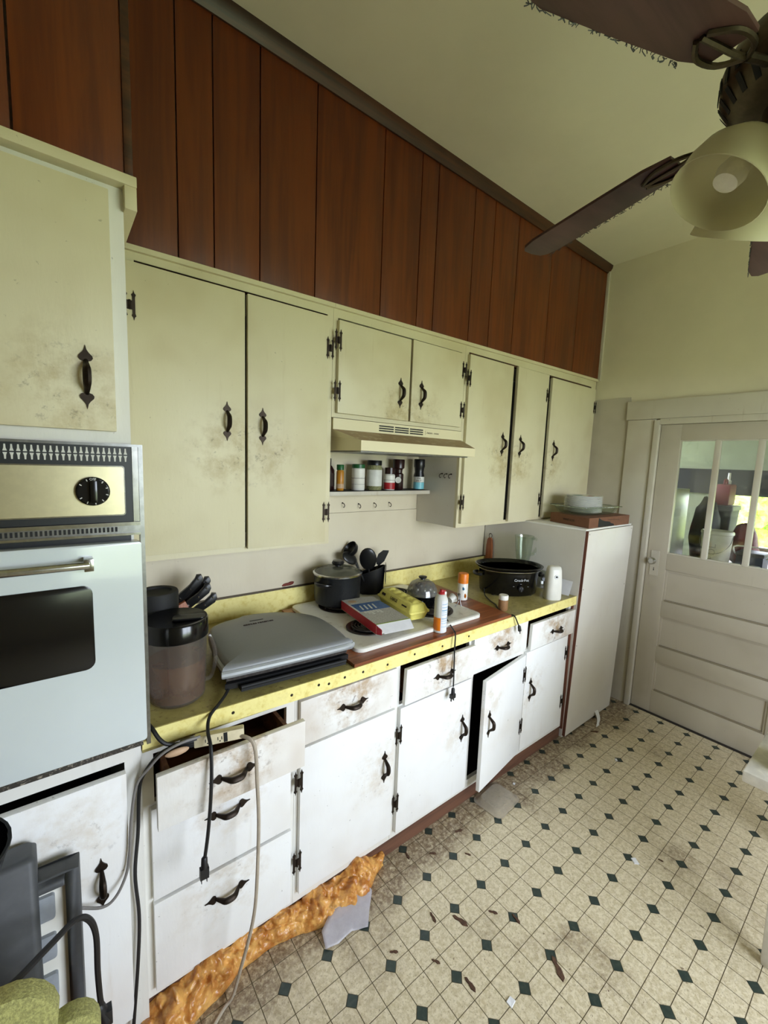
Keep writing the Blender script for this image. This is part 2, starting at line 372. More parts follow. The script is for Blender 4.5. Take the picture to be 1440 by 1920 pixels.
# ================================================================== the room
XR, YF_, XL = 3.266, WALL_FRONT_Y, -2.2
CEIL = 3.095
def build_room():
    fl = struct(MB().box(XL, XR+.0, YF_, .0, -.06, -.0012).build('floor', 'grout', smooth=0))
    # sheet-vinyl squares, one corner of each cut off by a small dark lozenge
    px, py, d, g = .0768, .0751, .0215, .0013
    ox, oy = 1.195, -.859
    shapes = {}
    for sx in (0, 1):
        for sy in (0, 1):
            c = [(g, g), (px-g, g), (px-g, py-g), (g, py-g)]
            k = {(0, 0): 0, (1, 0): 1, (1, 1): 2, (0, 1): 3}[(sx, sy)]
            cx, cy = (px if sx else 0), (py if sy else 0)
            e = d+g*1.4
            cut = [(abs(cx-e), c[k][1]), (c[k][0], abs(cy-e))]
            if k in (0, 2): cut = cut[::-1]
            poly = c[:k]+cut+c[k+1:]
            shapes[(sx, sy)] = poly
    protos = {k: MB().prism(p, -.003, 0, 'z').mesh('vinyl_tile', 'vinyl', smooth=0) for k, p in shapes.items()}
    dm = MB().prism([(d, 0), (0, d), (-d, 0), (0, -d)], -.003, .0002, 'z').mesh('vinyl_lozenge', 'vinyl_dark', smooth=0)
    mw = SC.camera.matrix_world.inverted()
    def seen(x, y):
        p = mw @ Vector((x, y, 0)); 
        if p.z > -.1: return 0
        u, v = 720+791.3*p.x/-p.z, 960-791.3*p.y/-p.z
        return (1/(-p.z)) if (-20 < u < 1460 and -20 < v < 1940) else 0
    cells = []
    for i in range(-45, 28):
        for j in range(-34, 12):
            x, y = ox+i*px, oy+j*py
            if x < XL+.02 or x+px > XR+.004 or y < YF_+.02 or y+py > -.60: continue
            s = seen(x+px/2, y+py/2) if y+py < -.655 else 0
            cells.append((s, x, y, i, j))
    cells.sort(reverse=True)
    rest = MB()
    for n, (s, x, y, i, j) in enumerate(cells):
        key = (i % 2, j % 2)            # even grid crossings carry a lozenge
        if n < 300 and s > 0: put('vinyl_tile', protos[key], fl, (x, y, 0))
        else: rest.prism([(a+x, b+y) for a, b in shapes[key]], -.003, 0, 'z')
    o = rest.build('vinyl_tile_field', 'vinyl', fl, smooth=0); o['kind'] = 'stuff'
    rd = MB()
    for i in range(-22, 14):
        for j in range(-17, 3):
            x, y = ox+2*i*px, oy+2*j*py
            if x < XL+.05 or x > XR-.02 or y < YF_+.05 or y > -.62: continue
            if seen(x, y): put('vinyl_lozenge', dm, fl, (x, y, 0))
            else: rd.prism([(x+d, y), (x, y+d), (x-d, y), (x, y-d)], -.003, .0002, 'z')
    o = rd.build('vinyl_lozenge_field', 'vinyl_dark', fl, smooth=0); o['kind'] = 'stuff'
    struct(MB().box(XL-.1, XR+.12, YF_-.1, .1, CEIL, CEIL+.1).build('ceiling', 'ceiling_paint', smooth=0))
    wb = struct(MB().box(XL-.1, XR+.12, 0, .1, -.06, CEIL).build('wall_back', 'plaster', smooth=0))
    MB().box(.22, 2.489, -.012, .004, 1.012, 1.375).build('board', 'paint_splash', wb, smooth=0)
    MB().box(.22, 1.83, -.010, .004, 1.378, 1.70).build('board', 'paint_splash', wb, smooth=0)
    m = MB().ball((.978, -.013, 1.030), .030, .004, .008, 14).ball((.995, -.013, 1.036), .016, .004, .006, 12).ball((.958, -.013, 1.026), .014, .004, .005, 12)
    m.build('flaked_patch', 'flake_red', wb)
    struct(MB().box(XL-.1, XL, YF_, 0, -.06, CEIL).build('wall_left', 'wall_paint', smooth=0))
    x0, x1, z0, z1 = WIN
    struct(MB().box(XL-.1, x0, YF_-.1, YF_, -.06, CEIL).box(x1, XR+.12, YF_-.1, YF_, -.06, CEIL)
           .box(x0, x1, YF_-.1, YF_, -.06, z0).box(x0, x1, YF_-.1, YF_, z1, CEIL).build('wall_front', 'wall_paint', smooth=0))
    wn = struct(MB().box(x0-.08, x0, YF_-.02, YF_+.02, z0-.08, z1+.08).box(x1, x1+.08, YF_-.02, YF_+.02, z0-.08, z1+.08)
           .box(x0, x1, YF_-.02, YF_+.02, z0-.08, z0).box(x0, x1, YF_-.02, YF_+.02, z1, z1+.08).build('window_1', 'paint_trim', smooth=0))
    MB().box((x0+x1)/2-.02, (x0+x1)/2+.02, YF_-.06, YF_-.03, z0, z1).build('mullion', 'paint_trim', wn, smooth=0)
    # wall with the porch door
    dy0, dy1, dz = -1.625, -.79, 1.968
    struct(MB().box(XR, XR+.12, dy1, 0, -.06, CEIL).box(XR, XR+.12, YF_, dy0, -.06, CEIL).box(XR, XR+.12, dy0, dy1, dz, CEIL)
           .build('wall_right', 'wall_paint', smooth=0))
    # boarding left of the casing, up to a lath at 2.165
    t = struct(MB().box(XR-.008, XR+.002, -.588, -.30, 0, 2.163).build('trim_1', 'paint_door', smooth=0))
    # casing, jamb and head
    t = struct(MB().box(XR-.022, XR, -.765, -.590, 0, 2.003).build('trim_2', 'paint_trim', bevel=.002))
    MB().box(XR-.034, XR, -.792, -.760, 0, 1.996).build('jamb_strip', 'paint_trim', t, bevel=.003)
    MB().box(XR-.03, XR, -.625, -.585, 0, .11).build('plinth_block', 'paint_trim', t, bevel=.003)
    t = struct(MB().box(XR-.026, XR, -1.84, -.578, 2.005, 2.128).build('trim_3', 'paint_trim', bevel=.002))
    MB().box(XR-.03, XR, -1.66, -.792, 1.966, 2.004).build('head_stop', 'paint_trim', t, bevel=.002)
    struct(MB().box(XR-.022, XR, -1.82, -1.645, 0, 2.003).build('trim_4', 'paint_trim', bevel=.002))
    struct(MB().box(XR-.016, XR, -.365, -.345, 2.30, 3.055).build('trim_5', 'paint_trim', bevel=.002))
    # the door: stiles, rails, three tall panes over three long panels
    dr = bpy.data.objects.new('door_1', None); COL.objects.link(dr); dr.location = (XR+.02, (dy0+dy1)/2, 0); ORG[dr.name] = Vector(dr.location)
    struct(dr); dr['label'] = 'worn white panelled porch door with three tall glass panes and round knob'
    X0, X1 = XR+.002, XR+.042
    a, b = dy1-.003, dy0+.003
    MB().box(X0, X1, a-.118, a, .004, dz-.003).build('stile', 'paint_door', dr, bevel=.002)
    MB().box(X0, X1, b, b+.118, .004, dz-.003).build('stile', 'paint_door', dr, bevel=.002)
    ya, yb = b+.118, a-.118
    for z0, z1 in ((1.865, dz-.003), (1.010, 1.118), (.690, .795), (.372, .478), (.004, .160)):
        MB().box(X0, X1, ya, yb, z0, z1).build('rail', 'paint_door', dr, bevel=.0015)
    for z0, z1 in ((.795, 1.010), (.478, .690), (.160, .372)):
        p = MB().box(X0+.016, X1-.012, ya, yb, z0, z1).build('panel', 'paint_door', dr, smooth=0)
        m = MB()
        for q in ((ya, ya+.012, z0, z1), (yb-.012, yb, z0, z1)): m.box(X0+.008, X0+.017, *q)
        m.box(X0+.008, X0+.017, ya+.012, yb-.012, z1-.012, z1).build('moulding', 'paint_door', p, smooth=0)
        MB().box(X0+.005, X0+.017, ya+.012, yb-.012, z0, z0+.010).build('dusty_ledge', 'groove_dirt', p, smooth=0)
    for y in (-1.107, -1.310): MB().box(X0+.004, X1-.004, y-.015, y+.015, 1.118, 1.865).build('glazing_bar', 'paint_trim', dr, bevel=.004)
    for y0, y1 in ((-1.092, yb), (-1.295, -1.122), (ya, -1.325)):
        p = MB().box(X0+.02, X0+.024, y0, y1, 1.118, 1.865).build('pane', 'pane_glass', dr, smooth=0)
        MB().box(X0+.006, X0+.02, y0, y1, 1.118, 1.126).box(X0+.006, X0+.02, y0, y1, 1.857, 1.865).build('putty', 'paint_trim', p, smooth=0)
    pl = MB().prism(rrect(-.868, -.818, .958, 1.128, .006), X0-.004, X0+.002, 'x').build('lock_plate', 'paint_trim', dr)
    MB().prism([(-.846, .992), (-.840, .992), (-.842, 1.004), (-.841, 1.012), (-.845, 1.012), (-.844, 1.004)], X0-.005, X0, 'x').build('keyhole', 'black_matte', pl)
    MB().lathe([(.0, .062), (.016, .060), (.024, .050), (.025, .040), (.016, .028), (.009, .020), (.009, .004), (.022, .003), (.022, 0)], 20,
               Tr(X0, -.840, 1.062) @ Ry(-PI/2)).build('knob', 'chrome', dr)
build_room()

# ------------------------------------------------------------------ wood panelling over the cabinets
def cap_z(x): return 2.279+.011*(x-.28)            # the top line of the wall cabinets climbs a little to the right
def build_panelling():
    w = struct(MB().box(.20, XR-.002, -.335, -.31, 2.24, CEIL).build('wall_upper', 'crown_wood', smooth=0))
    xs = [.235, .426, .538, .697, .92, 1.243, 1.458, 1.564, 1.825, 1.987, 2.20, 2.545, 2.89, XR-.003]
    for a, b in zip(xs, xs[1:]):
        g = .0022
        za, zb = cap_z(a)+.0005, cap_z(b)+.0005
        MB().hexa([(a+g, -.345, za), (b-g, -.345, zb), (a+g, -.333, za), (b-g, -.333, zb), (a+g, -.345, CEIL-.002), (b-g, -.345, CEIL-.002), (a+g, -.333, CEIL-.002), (b-g, -.333, CEIL-.002)]).build('plank', 'panel_wood', w, bevel=.0012)
    m = MB(); pr = [(-.345, 3.045), (-.352, 3.045), (-.360, 3.058), (-.372, 3.075), (-.376, 3.095), (-.345, 3.095)]
    m.prism(pr, .20, XR-.001, 'x'); m.build('crown_moulding', 'crown_wood', w)
    # panelling over the oven tower stands further out
    w2 = struct(MB().box(-1.0, .236, -.725, -.34, 2.25, CEIL).build('wall_oven_side', 'crown_wood', smooth=0))
    xs = [-1.0, -.36, -.16, .042, .232]
    for a, b in zip(xs, xs[1:]):
        MB().box(a+.0022, b-.0022, -.737, -.723, 2.245, CEIL-.002).build('plank', 'panel_wood', w2, bevel=.0012)
    MB().box(.230, .247, -.742, -.722, 2.246, CEIL-.002).build('corner_bead', 'crown_wood', w2, bevel=.003)
build_panelling()

# ------------------------------------------------------------------ hardware shared by all cupboards
def pull_mesh(L=.138):
    m = MB(); h = L/2
    for s in (1, -1):
        half = [(.0, h), (.0022, h-.010), (.006, h-.016), (.0125, h-.023), (.0135, h-.028), (.010, h-.033), (.004, h-.035)]
        poly = half+[(-x, z) for x, z in half[::-1] if x > 0]
        m.prism([(x, z*s) for x, z in poly], -.0035, 0, 'y')
    pts = [(0, -.002, -h+.033), (0, -.016, -h+.045), (0, -.027, -.012), (0, -.027, .012), (0, -.016, h-.045), (0, -.002, h-.033)]
    m.tube(pts, .007, 8, 4, rs=lambda t: .0035+.0042*math.sin(PI*t), flat=1.15)
    return m.mesh('handle', 'iron')
def hinge_mesh():
    m = MB()
    for s in (1, -1):
        for e in (1, -1):
            sp = [(s*.0115-.0036, 0), (s*.0115-.0036, e*.024), (s*.0115-.0062, e*.031), (s*.0115-.0022, e*.035), (s*.0115, e*.044),
                  (s*.0115+.0022, e*.035), (s*.0115+.0062, e*.031), (s*.0115+.0036, e*.024), (s*.0115+.0036, 0)]
            m.prism(sp, -.0028, 0, 'y')
    m.box(-.0125, .0125, -.003, 0, -.013, .013)
    m.lathe([(.0032, -.014), (.0032, .014)], 8, Tr(0, -.004, 0))
    return m.mesh('hinge', 'iron')
PULL, HINGE = pull_mesh(), hinge_mesh()
def pull(parent, x, y, z, horizontal=False):
    o = ORG[parent.name]; r = (0, PI/2, 0) if horizontal else (0, 0, 0)
    h = put('handle', PULL, parent, (x-o.x, y-o.y, z-o.z), r)
    return h
def hinge(parent, x, y, z):
    o = ORG[parent.name]; return put('hinge', HINGE, parent, (x-o.x, y-o.y, z-o.z))
def grime(o, x, y, z): o['grime_at'] = [x, y, z]

# ------------------------------------------------------------------ wall cabinets
YU = -.338
def wall_cabinet(name, label, x0, x1, z0, zt, stiles, rail_b, doors, hinges, loc_z):
    t = thing(name, label, 'wall cabinet', ((x0+x1)/2, -.17, z0))
    b = MB()
    b.box(x0, x0+.018, YU+.018, -.013, z0, 2.258).box(x1-.018, x1, YU+.018, -.013, z0, 2.258)
    b.box(x0+.018, x1-.018, YU+.018, -.022, z0, z0+.016).box(x0+.018, x1-.018, YU+.018, -.022, 2.258, 2.264)
    o = b.build('body', 'paint_board', t, smooth=0)
    MB().box(x0+.018, x1-.018, -.022, -.014, z0+.016, 2.257).build('back_panel', 'interior_dark', t, smooth=0)
    f = MB()
    for a, c in stiles: f.box(a, c, YU, YU+.018, z0, cap_z((a+c)/2)-.004)
    for (a, _), (c, _) in zip([(s[1], 0) for s in stiles], [(s[0], 0) for s in stiles[1:]]):
        f.box(a, c, YU, YU+.018, z0, z0+rail_b); f.box(a, c, YU, YU+.018, zt, cap_z((a+c)/2)-.004)
    f.build('face_frame', 'paint_up_dim', t, smooth=0)
    c = MB(); d0, d1 = -.352, YU+.02
    za, zb = cap_z(x0), cap_z(x1)
    c.hexa([(x0, d0, za-.016), (x1, d0, zb-.016), (x0, d1, za-.016), (x1, d1, zb-.016), (x0, d0, za), (x1, d0, zb), (x0, d1, za), (x1, d1, zb)])
    c.build('cap_strip', 'paint_up_dim', t, smooth=0)
    for (xa, xb, zc, zd, hx, hz, ang, side) in doors:
        m = MB()
        if abs(ang) < 1e-4:
            m.box(xa, xb, YU-.020, YU-.001, zc, zd); o = m.build('door', 'paint_up_dim', t, bevel=.0015); off = Vector((hx, YU-.020, hz))
            pull(o, hx, YU-.020, hz)
        else:                                       # ajar, turned about its hinge edge
            px = xa if side < 0 else xb
            m.box(xa-px, xb-px, -.019, 0, zc, zd)
            o = m.build('door', 'paint_up_dim', t, bevel=.0015, world=False)
            oo = ORG[t.name]; o.location = (px-oo.x, YU-.001-oo.y, -oo.z); o.rotation_euler = (0, 0, ang)
            put('handle', PULL, o, (hx-px, -.019, hz))
        grime(o, hx, YU-.02, hz-.10)
    for hx, hz in hinges: hinge(t, hx, YU-.0205, hz)
    return t
wall_cabinet('wall_cabinet', 'tall two-door white wall cabinet beside the oven tower', .232, 1.012, 1.292, 2.2405,
    [(.232, .30), (.985, 1.012)], .02,
    [(.262, .638, 1.315, 2.228, .573, 1.776, 0, -1), (.648, .982, 1.306, 2.228, .704, 1.768, 0, 1)],
    [(.282, 2.10), (.988, 2.105), (.984, 1.433)], 0)
wall_cabinet('wall_cabinet', 'short two-door white wall cabinet above the range hood', 1.013, 1.822, 1.834, 2.2385,
    [(1.013, 1.035), (1.795, 1.822)], .02,
    [(1.030, 1.425, 1.852, 2.226, 1.368, 1.975, 0, -1), (1.438, 1.796, 1.852, 2.229, 1.500, 1.981, 0, 1)],
    [(1.026, 2.144), (1.026, 1.941), (1.799, 2.146), (1.799, 1.941)], 0)
wall_cabinet('wall_cabinet', 'three-door white wall cabinet in the corner by the porch door', 1.823, XR-.012, 1.305, 2.251,
    [(1.823, 1.852), (2.573, 2.605), (3.19, XR-.012)], .022,
    [(1.842, 2.224, 1.330, 2.236, 2.160, 1.783, 0, -1), (2.272, 2.602, 1.318, 2.243, 2.336, 1.779, 0, 1), (2.645, 3.222, 1.322, 2.234, 2.712, 1.771, 0, 1)],
    [(1.838, 2.112), (1.838, 1.449), (2.597, 2.115), (2.597, 1.449), (3.222, 2.106)], 0)

# ------------------------------------------------------------------ range hood
def range_hood():
    t = thing('range_hood', 'almond range hood with louvred vent, brown grease on its ledge', 'range hood', (1.415, -.25, 1.69))
    b = MB()
    L, R, l, r = 1.018, 1.818, 1.056, 1.752
    y1, y2 = -.345, -.502
    b.box(L, R, y1, -.02, 1.784, 1.831)
    b.loft([[(L, y1, 1.784), (R, y1, 1.784), (R, -.02, 1.784), (L, -.02, 1.784)],
            [(l, y2, 1.737), (r, y2, 1.737), (R, -.02, 1.7365), (L, -.02, 1.7365)],
            [(l, y2, 1.696), (r, y2, 1.696), (R, -.02, 1.696), (L, -.02, 1.696)]])
    b.build('body', 'hood_paint', t, smooth=0)
    MB().box(l+.02, r-.02, y2+.03, -.06, 1.690, 1.6975).build('filter', 'steel', t, smooth=0)
    for k in range(3):
        for j in range(3):
            xa = 1.262+k*.094
            MB().box(xa, xa+.085, y1-.002, y1+.001, 1.793+j*.0105, 1.7985+j*.0105).build('louvre_slot', 'black_matte', t, smooth=0)
    MB().box(1.552, 1.655, y1-.0015, y1+.001, 1.796, 1.816).build('badge', 'hood_paint', t, smooth=0)
    m = MB()                                         # a worn script badge
    for xa, n in ((1.560, 9), (1.610, 8)):
        m.tube([(xa+.005*i, y1-.002, 1.805+(.004 if i % 2 else -.003)) for i in range(n)], .0009, 5, 3)
    m.build('script_mark', 'bronze', t)
range_hood()

# ------------------------------------------------------------------ spice shelf and its hooks
def shelf():
    s = tag(MB().box(1.014, 1.800, -.145, -.012, 1.479, 1.500).build('spice_shelf', 'paint_trim', bevel=.002),
            'narrow white wall shelf under the range hood holding spice jars', 'shelf')
    MB().box(1.014, 1.798, -.143, -.012, 1.500, 1.502).build('shelf_liner', 'black_matte', s, smooth=0)
    hk = MB().lathe([(.004, 0), (.004, .004)], 8, Rx(PI/2)).tube([(0, -.003, 0), (0, -.016, -.002), (0, -.024, -.012), (0, -.018, -.022), (0, -.010, -.020)], .002, 6, 4).mesh('cup_hook', 'iron')
    names = ['first', 'second', 'third', 'fourth']
    for i, (x, z) in enumerate(((1.287, 1.428), (1.391, 1.420), (1.497, 1.421), (1.605, 1.421))):
        single('cup_hook', 'dark cup hook under the spice shelf, %s from the left' % names[i], 'hook', hk, (x, -.010, z), (0, 0, 0), 'cup hooks below the shelf')
    for i, y in enumerate((-.215, -.25, -.285)):
        single('cup_hook', 'dark cup hook on the cabinet side right of the hood, %s' % ['hindmost', 'middle one', 'nearest the front'][i], 'hook', hk, (1.8228, y, 1.60), (0, 0, -PI/2), 'cup hooks on the cabinet side')
shelf()
def jar(name, label, x, y, z, prof, mat, lid=None, lid_mat=None, bands=(), words=None, wmat='print_dark', seg=20, ws=.012, wz=.05):
    t = thing(name, label, 'spice jar', (x, y, z), 0, 'spice jars on the hood shelf')
    MB().lathe(prof, seg).build('body', mat, t, world=False)
    if lid: MB().lathe(lid, seg).build('lid', lid_mat, t, world=False)
    for (r, a, b, bm_) in bands: MB().lathe([(r, a), (r, b)], seg, caps=False).build('label_band', bm_, t, world=False)
    if words:
        rr = bands[0][0]+.0006; ang = math.atan2(y+1.911, x-.077)
        text('lettering', words, ws, wmat, t, (-rr*math.cos(ang), -rr*math.sin(ang), wz), (PI/2, 0, ang-PI/2))
    return t
def spices():
    Z = 1.5023
    def cyl(r, h): return [(r*.94, 0), (r, .003), (r, h-.004), (r*.9, h)]
    jar('pepper_bottle', 'dark pepper bottle half hidden at the left end of the shelf', 1.176, -.048, Z, [(.028, 0), (.030, .003), (.030, .100), (.018, .120), (.012, .125)], 'spice_dark', [(.013, .124), (.013, .158), (.010, .160)], 'black_plastic', [(.0305, .02, .085, 'print_dark')])
    jar('spice_bottle', 'slim amber spice bottle with green cap', 1.214, -.098, Z, [(.017, 0), (.019, .003), (.019, .095), (.014, .104)], 'spice_amber', [(.0185, .103), (.0185, .128), (.017, .130)], 'green_lid', [(.0195, .012, .034, 'tan')])
    jar('seasoning_jar', 'white seasoning tub with flat green lid', 1.331, -.088, Z, cyl(.0345, .115), 'white_plastic', [(.0335, .115), (.0335, .133), (.031, .135)], 'green_lid', [(.0348, .062, .064, 'print_dark'), (.0348, .03, .033, 'print_grey')])
    jar('herb_jar', 'large glass herb jar with black lid and pale label', 1.437, -.086, Z, [(.038, 0), (.041, .004), (.041, .118), (.034, .134)], 'spice_green', [(.039, .132), (.039, .155), (.037, .158)], 'black_plastic', [(.0415, .022, .108, 'white_print')])
    jar('spice_tub', 'short tub with brown lid and red and white label', 1.540, -.088, Z, [(.030, 0), (.031, .003), (.031, .080), (.024, .088)], 'white_plastic', [(.028, .087), (.028, .120), (.026, .122)], 'spice_dark', [(.0314, .004, .040, 'rubber_red'), (.0314, .052, .056, 'print_grey')])
    jar('grinder_jar', 'dark red-brown grinder jar with round white label', 1.612, -.078, Z, [(.027, 0), (.029, .003), (.029, .086), (.021, .094), (.022, .112), (.031, .120), (.033, .166), (.030, .169)], 'spice_dark', [(.033, .122), (.0335, .165), (.031, .169)], 'spice_dark')
    o = MB().lathe([(.0, .0), (.017, 0), (.017, .0012), (0, .0012)], 18).mesh('round_label', 'white_print')
    g = [q for q in COL.objects if q.name.startswith('grinder_jar')][0]
    ang = math.atan2(-.078+1.911, 1.612-.077)
    put('round_label', o, g, (-.0292*math.cos(ang), -.0292*math.sin(ang), .054), (PI/2, 0, ang-PI/2))
    jar('salt_grinder', 'tall black grinder with white and teal label', 1.753, -.096, Z, [(.029, 0), (.031, .003), (.031, .080), (.026, .100), (.029, .125), (.032, .132), (.032, .172), (.030, .175)], 'black_plastic', None, None,
        [(.0315, .004, .042, 'label_teal'), (.0315, .043, .074, 'white_print')], 'SEA\nSALT', 'print_dark', ws=.014, wz=.058)
spices()

# ================================================================== oven tower
def oven_tower():
    t = thing('oven_cabinet', 'tall white cupboard tower housing the wall oven', 'cabinet', (-.13, -.37, 0))
    XA, XB, Y = -.50, .228, -.722
    b = MB().box(XA, XA+.02, Y+.018, -.005, .0, 2.245).box(XB-.02, XB, Y+.018, -.005, .0, 2.245)
    b.box(XA+.02, XB-.02, Y+.018, -.005, .06, .08).box(XA+.02, XB-.02, Y+.018, -.005, .868, .886).box(XA+.02, XB-.02, Y+.018, -.005, 1.685, 1.70).box(XA+.02, XB-.02, Y+.018, -.005, 2.225, 2.245)
    b.build('body', 'paint_frame', t, smooth=0)
    MB().box(XA+.02, XB-.02, -.03, -.012, .08, 2.22).build('back_panel', 'interior_dark', t, smooth=0)
    f = MB().box(.190, XB, Y, Y+.018, 0, 2.245).box(XA, XA+.05, Y, Y+.018, 0, 2.245)
    for z0, z1 in ((.0, .10), (.858, .898), (1.668, 1.702), (2.215, 2.245)): f.box(XA+.05, .190, Y, Y+.018, z0, z1)
    f.build('face_frame', 'paint_frame', t, smooth=0)
    c = MB().box(XA-.01, .252, -.752, Y+.004, 2.240, 2.262).box(XB, .252, -.748, -.352, 2.192, 2.241)
    c.build('cornice', 'paint_up_dim', t, bevel=.002)
    d = MB().box(XA+.03, .198, Y-.020, Y-.001, 1.700, 2.222).build('door', 'paint_up_dim', t, bevel=.002)
    pull(d, .144, Y-.020, 1.815); grime(d, .12, Y-.02, 1.77)
    d = MB().hexa([(XA+.03, Y-.022, .11), (.190, Y-.022, .11), (XA+.03, Y-.003, .11), (.190, Y-.003, .11),
                   (XA+.03, Y-.034, .848), (.190, Y-.034, .848), (XA+.03, Y-.015, .848), (.190, Y-.015, .848)]).build('door', 'paint_low', t, bevel=.002)
    pull(d, .130, Y-.031, .575); grime(d, .06, Y-.03, .70)
oven_tower()
def wall_oven():
    Y = -.735; XA, XB = -.47, .240
    t = thing('wall_oven', 'built-in white wall oven with dark window and chrome handle', 'oven', (-.115, -.45, .90))
    MB().box(XA+.01, .222, Y+.012, -.12, .90, 1.666).build('body', 'oven_black', t, smooth=0)
    m = MB().box(XB, .2495, Y-.004, Y+.02, .897, 1.672).box(XA-.01, XA, Y-.004, Y+.02, .897, 1.672).box(XA, XB, Y-.004, Y+.02, 1.666, 1.672)
    m.build('trim_frame', 'steel', t, smooth=0)
    p = MB().box(XA, .2265, Y, Y+.016, 1.487, 1.666).build('control_panel', 'oven_black', t, smooth=0)
    MB().box(.227, .2395, Y-.002, Y+.016, 1.487, 1.666).build('chrome_strip', 'chrome', t, smooth=0)
    fr = MB().prism(rrect(XA+.02, .211, 1.503, 1.621, .006), Y-.003, Y+.002, 'y').build('dial_frame', 'chrome', p, smooth=0)
    MB().prism(rrect(XA+.022, .2085, 1.506, 1.618, .005), Y-.0045, Y+.001, 'y').build('dial_plate', 'brass_panel', p, smooth=0)
    tooth = MB()
    for s, z in ((1, 1.6475), (-1, 1.6445)):
        tooth.prism([(-.0036, z), (.0036, z), (.0018, z+s*.006), (.0014, z+s*.014), (-.0014, z+s*.014), (-.0018, z+s*.006)], Y-.0012, Y, 'y')
    o = ORG[p.name]; tooth.v = [(x, y-o.y, z-o.z) for x, y, z in tooth.v]; tm = tooth.mesh('vent_mark', 'white_print', smooth=0)
    for i in range(30): put('vent_mark', tm, p, (.214-i*.0107-o.x, 0, 0))
    k = MB().lathe([(.033, 0), (.033, .010), (.030, .014), (.028, .014)], 28, Tr(.147, Y-.004, 1.562) @ Rx(PI/2)).box(.1405, .1535, Y-.032, Y-.016, 1.537, 1.587).build('knob', 'black_gloss', t, bevel=.001)
    m = MB()
    for i in range(10):
        a = -PI*.5+2*PI*(i+1)/11; m.box(-.001, .001, Y-.0186, Y-.0175, .025, .030, Tr(.147, 0, 1.562) @ Ry(a) )
    m.build('dial_marks', 'white_print', k, smooth=0)
    text('dial_word', 'OFF', .0075, 'white_print', k, (.147-ORG[k.name].x, Y-.0188-ORG[k.name].y, 1.5895-ORG[k.name].z), (PI/2, 0, 0))
    v = MB().box(XA, XB, Y-.008, Y+.014, 1.478, 1.4865).box(XA, XB, Y-.010, Y+.014, 1.455, 1.4605).build('chrome_rail', 'chrome', t, smooth=0)
    v = MB().box(XA, XB, Y-.004, Y+.014, 1.4605, 1.478).build('vent_rail', 'steel', t, smooth=0)
    sl = MB().box(-.0022, .0022, -.0012, .001, -.0055, .0055).mesh('vent_slot', 'black_matte', smooth=0); o = ORG[v.name]
    for i in range(32): put('vent_slot', sl, v, (.190-i*.0082-o.x, Y-.004-o.y, 1.470-o.z))
    d = MB().prism(rrect(XA, XB-.001, .923, 1.440, .008), Y-.022, Y+.012, 'y').build('door', 'enamel', t, bevel=.004)
    d['label'] = 'white enamel oven door'
    w = MB().prism(rrect(-.36, .137, 1.145, 1.347, .020), Y-.0245, Y-.020, 'y').build('door_window', 'black_gloss', d, bevel=.001)
    h = MB().tube([(-.36, Y-.052, 1.400), (.132, Y-.052, 1.400)], .009, 12, 1)
    h.box(.122, .140, Y-.056, Y-.020, 1.386, 1.414).box(-.37, -.352, Y-.056, Y-.020, 1.386, 1.414); h.build('handle', 'chrome', d, bevel=.0015)
    MB().box(XA, .232, Y-.004, Y+.012, .899, .922).build('base_strip', 'marble', t, smooth=0)
wall_oven()

# ================================================================== base cabinets
YB = -.694                       # face of the frame; fronts lie 18 mm proud
def carcass(t, x0, x1):
    MB().box(x0, x0+.012, YB+.018, -.02, .074, .858).box(x1-.012, x1, YB+.018, -.02, .074, .858).box(x0+.012, x1-.012, YB+.018, -.02, .074, .09).build('body', 'interior_dark', t, smooth=0)
    MB().box(x0+.012, x1-.012, -.035, -.022, .09, .858).build('back_panel', 'interior_dark', t, smooth=0)
def frame(t, x0, x1, rails, st=.022):
    f = MB().box(x0, x0+st, YB, YB+.018, .074, .860).box(x1-st, x1, YB, YB+.018, .074, .860)
    for a, b in rails: f.box(x0+st, x1-st, YB, YB+.018, a, b)
    f.build('face_frame', 'paint_frame', t, smooth=0)
def drawer(t, xa, xb, za, zb, out=0, hz=None, hx=None, tilt=0, mat='paint_drawer'):
    y = YB-.001-out; d = .016
    m = MB().hexa([(xa, y-.018, za), (xb, y-.018, za), (xa, y, za), (xb, y, za),
                   (xa, y-.018-tilt, zb), (xb, y-.018-tilt, zb), (xa, y-tilt, zb), (xb, y-tilt, zb)])
    o = m.build('drawer', mat, t, bevel=.0018)
    depth = .48; i0, i1 = xa+.03, xb-.03
    MB().box(i0, i0+.012, y+.001, y+depth, za+.02, zb-.035).box(i1-.012, i1, y+.001, y+depth, za+.02, zb-.035).box(i0+.012, i1-.012, y+.001, y+depth, za+.02, za+.028).box(i0+.012, i1-.012, y+depth-.012, y+depth, za+.028, zb-.035).build('drawer_box', 'drawer_wood', o, smooth=0)
    hx = hx or (xa+xb)/2; hz = hz or (za+zb)/2
    pull(o, hx, y-.018-tilt*.5, hz, True); grime(o, hx, y-.018, hz+.035)
    return o
def base_door(t, xa, xb, za, zb, hx, hz, hinges):
    o = MB().box(xa, xb, YB-.019, YB-.001, za, zb).build('door', 'paint_low', t, bevel=.0018)
    pull(o, hx, YB-.019, hz); grime(o, hx, YB-.019, hz)
    for x, z in hinges: hinge(t, x, YB-.0195, z)
    return o
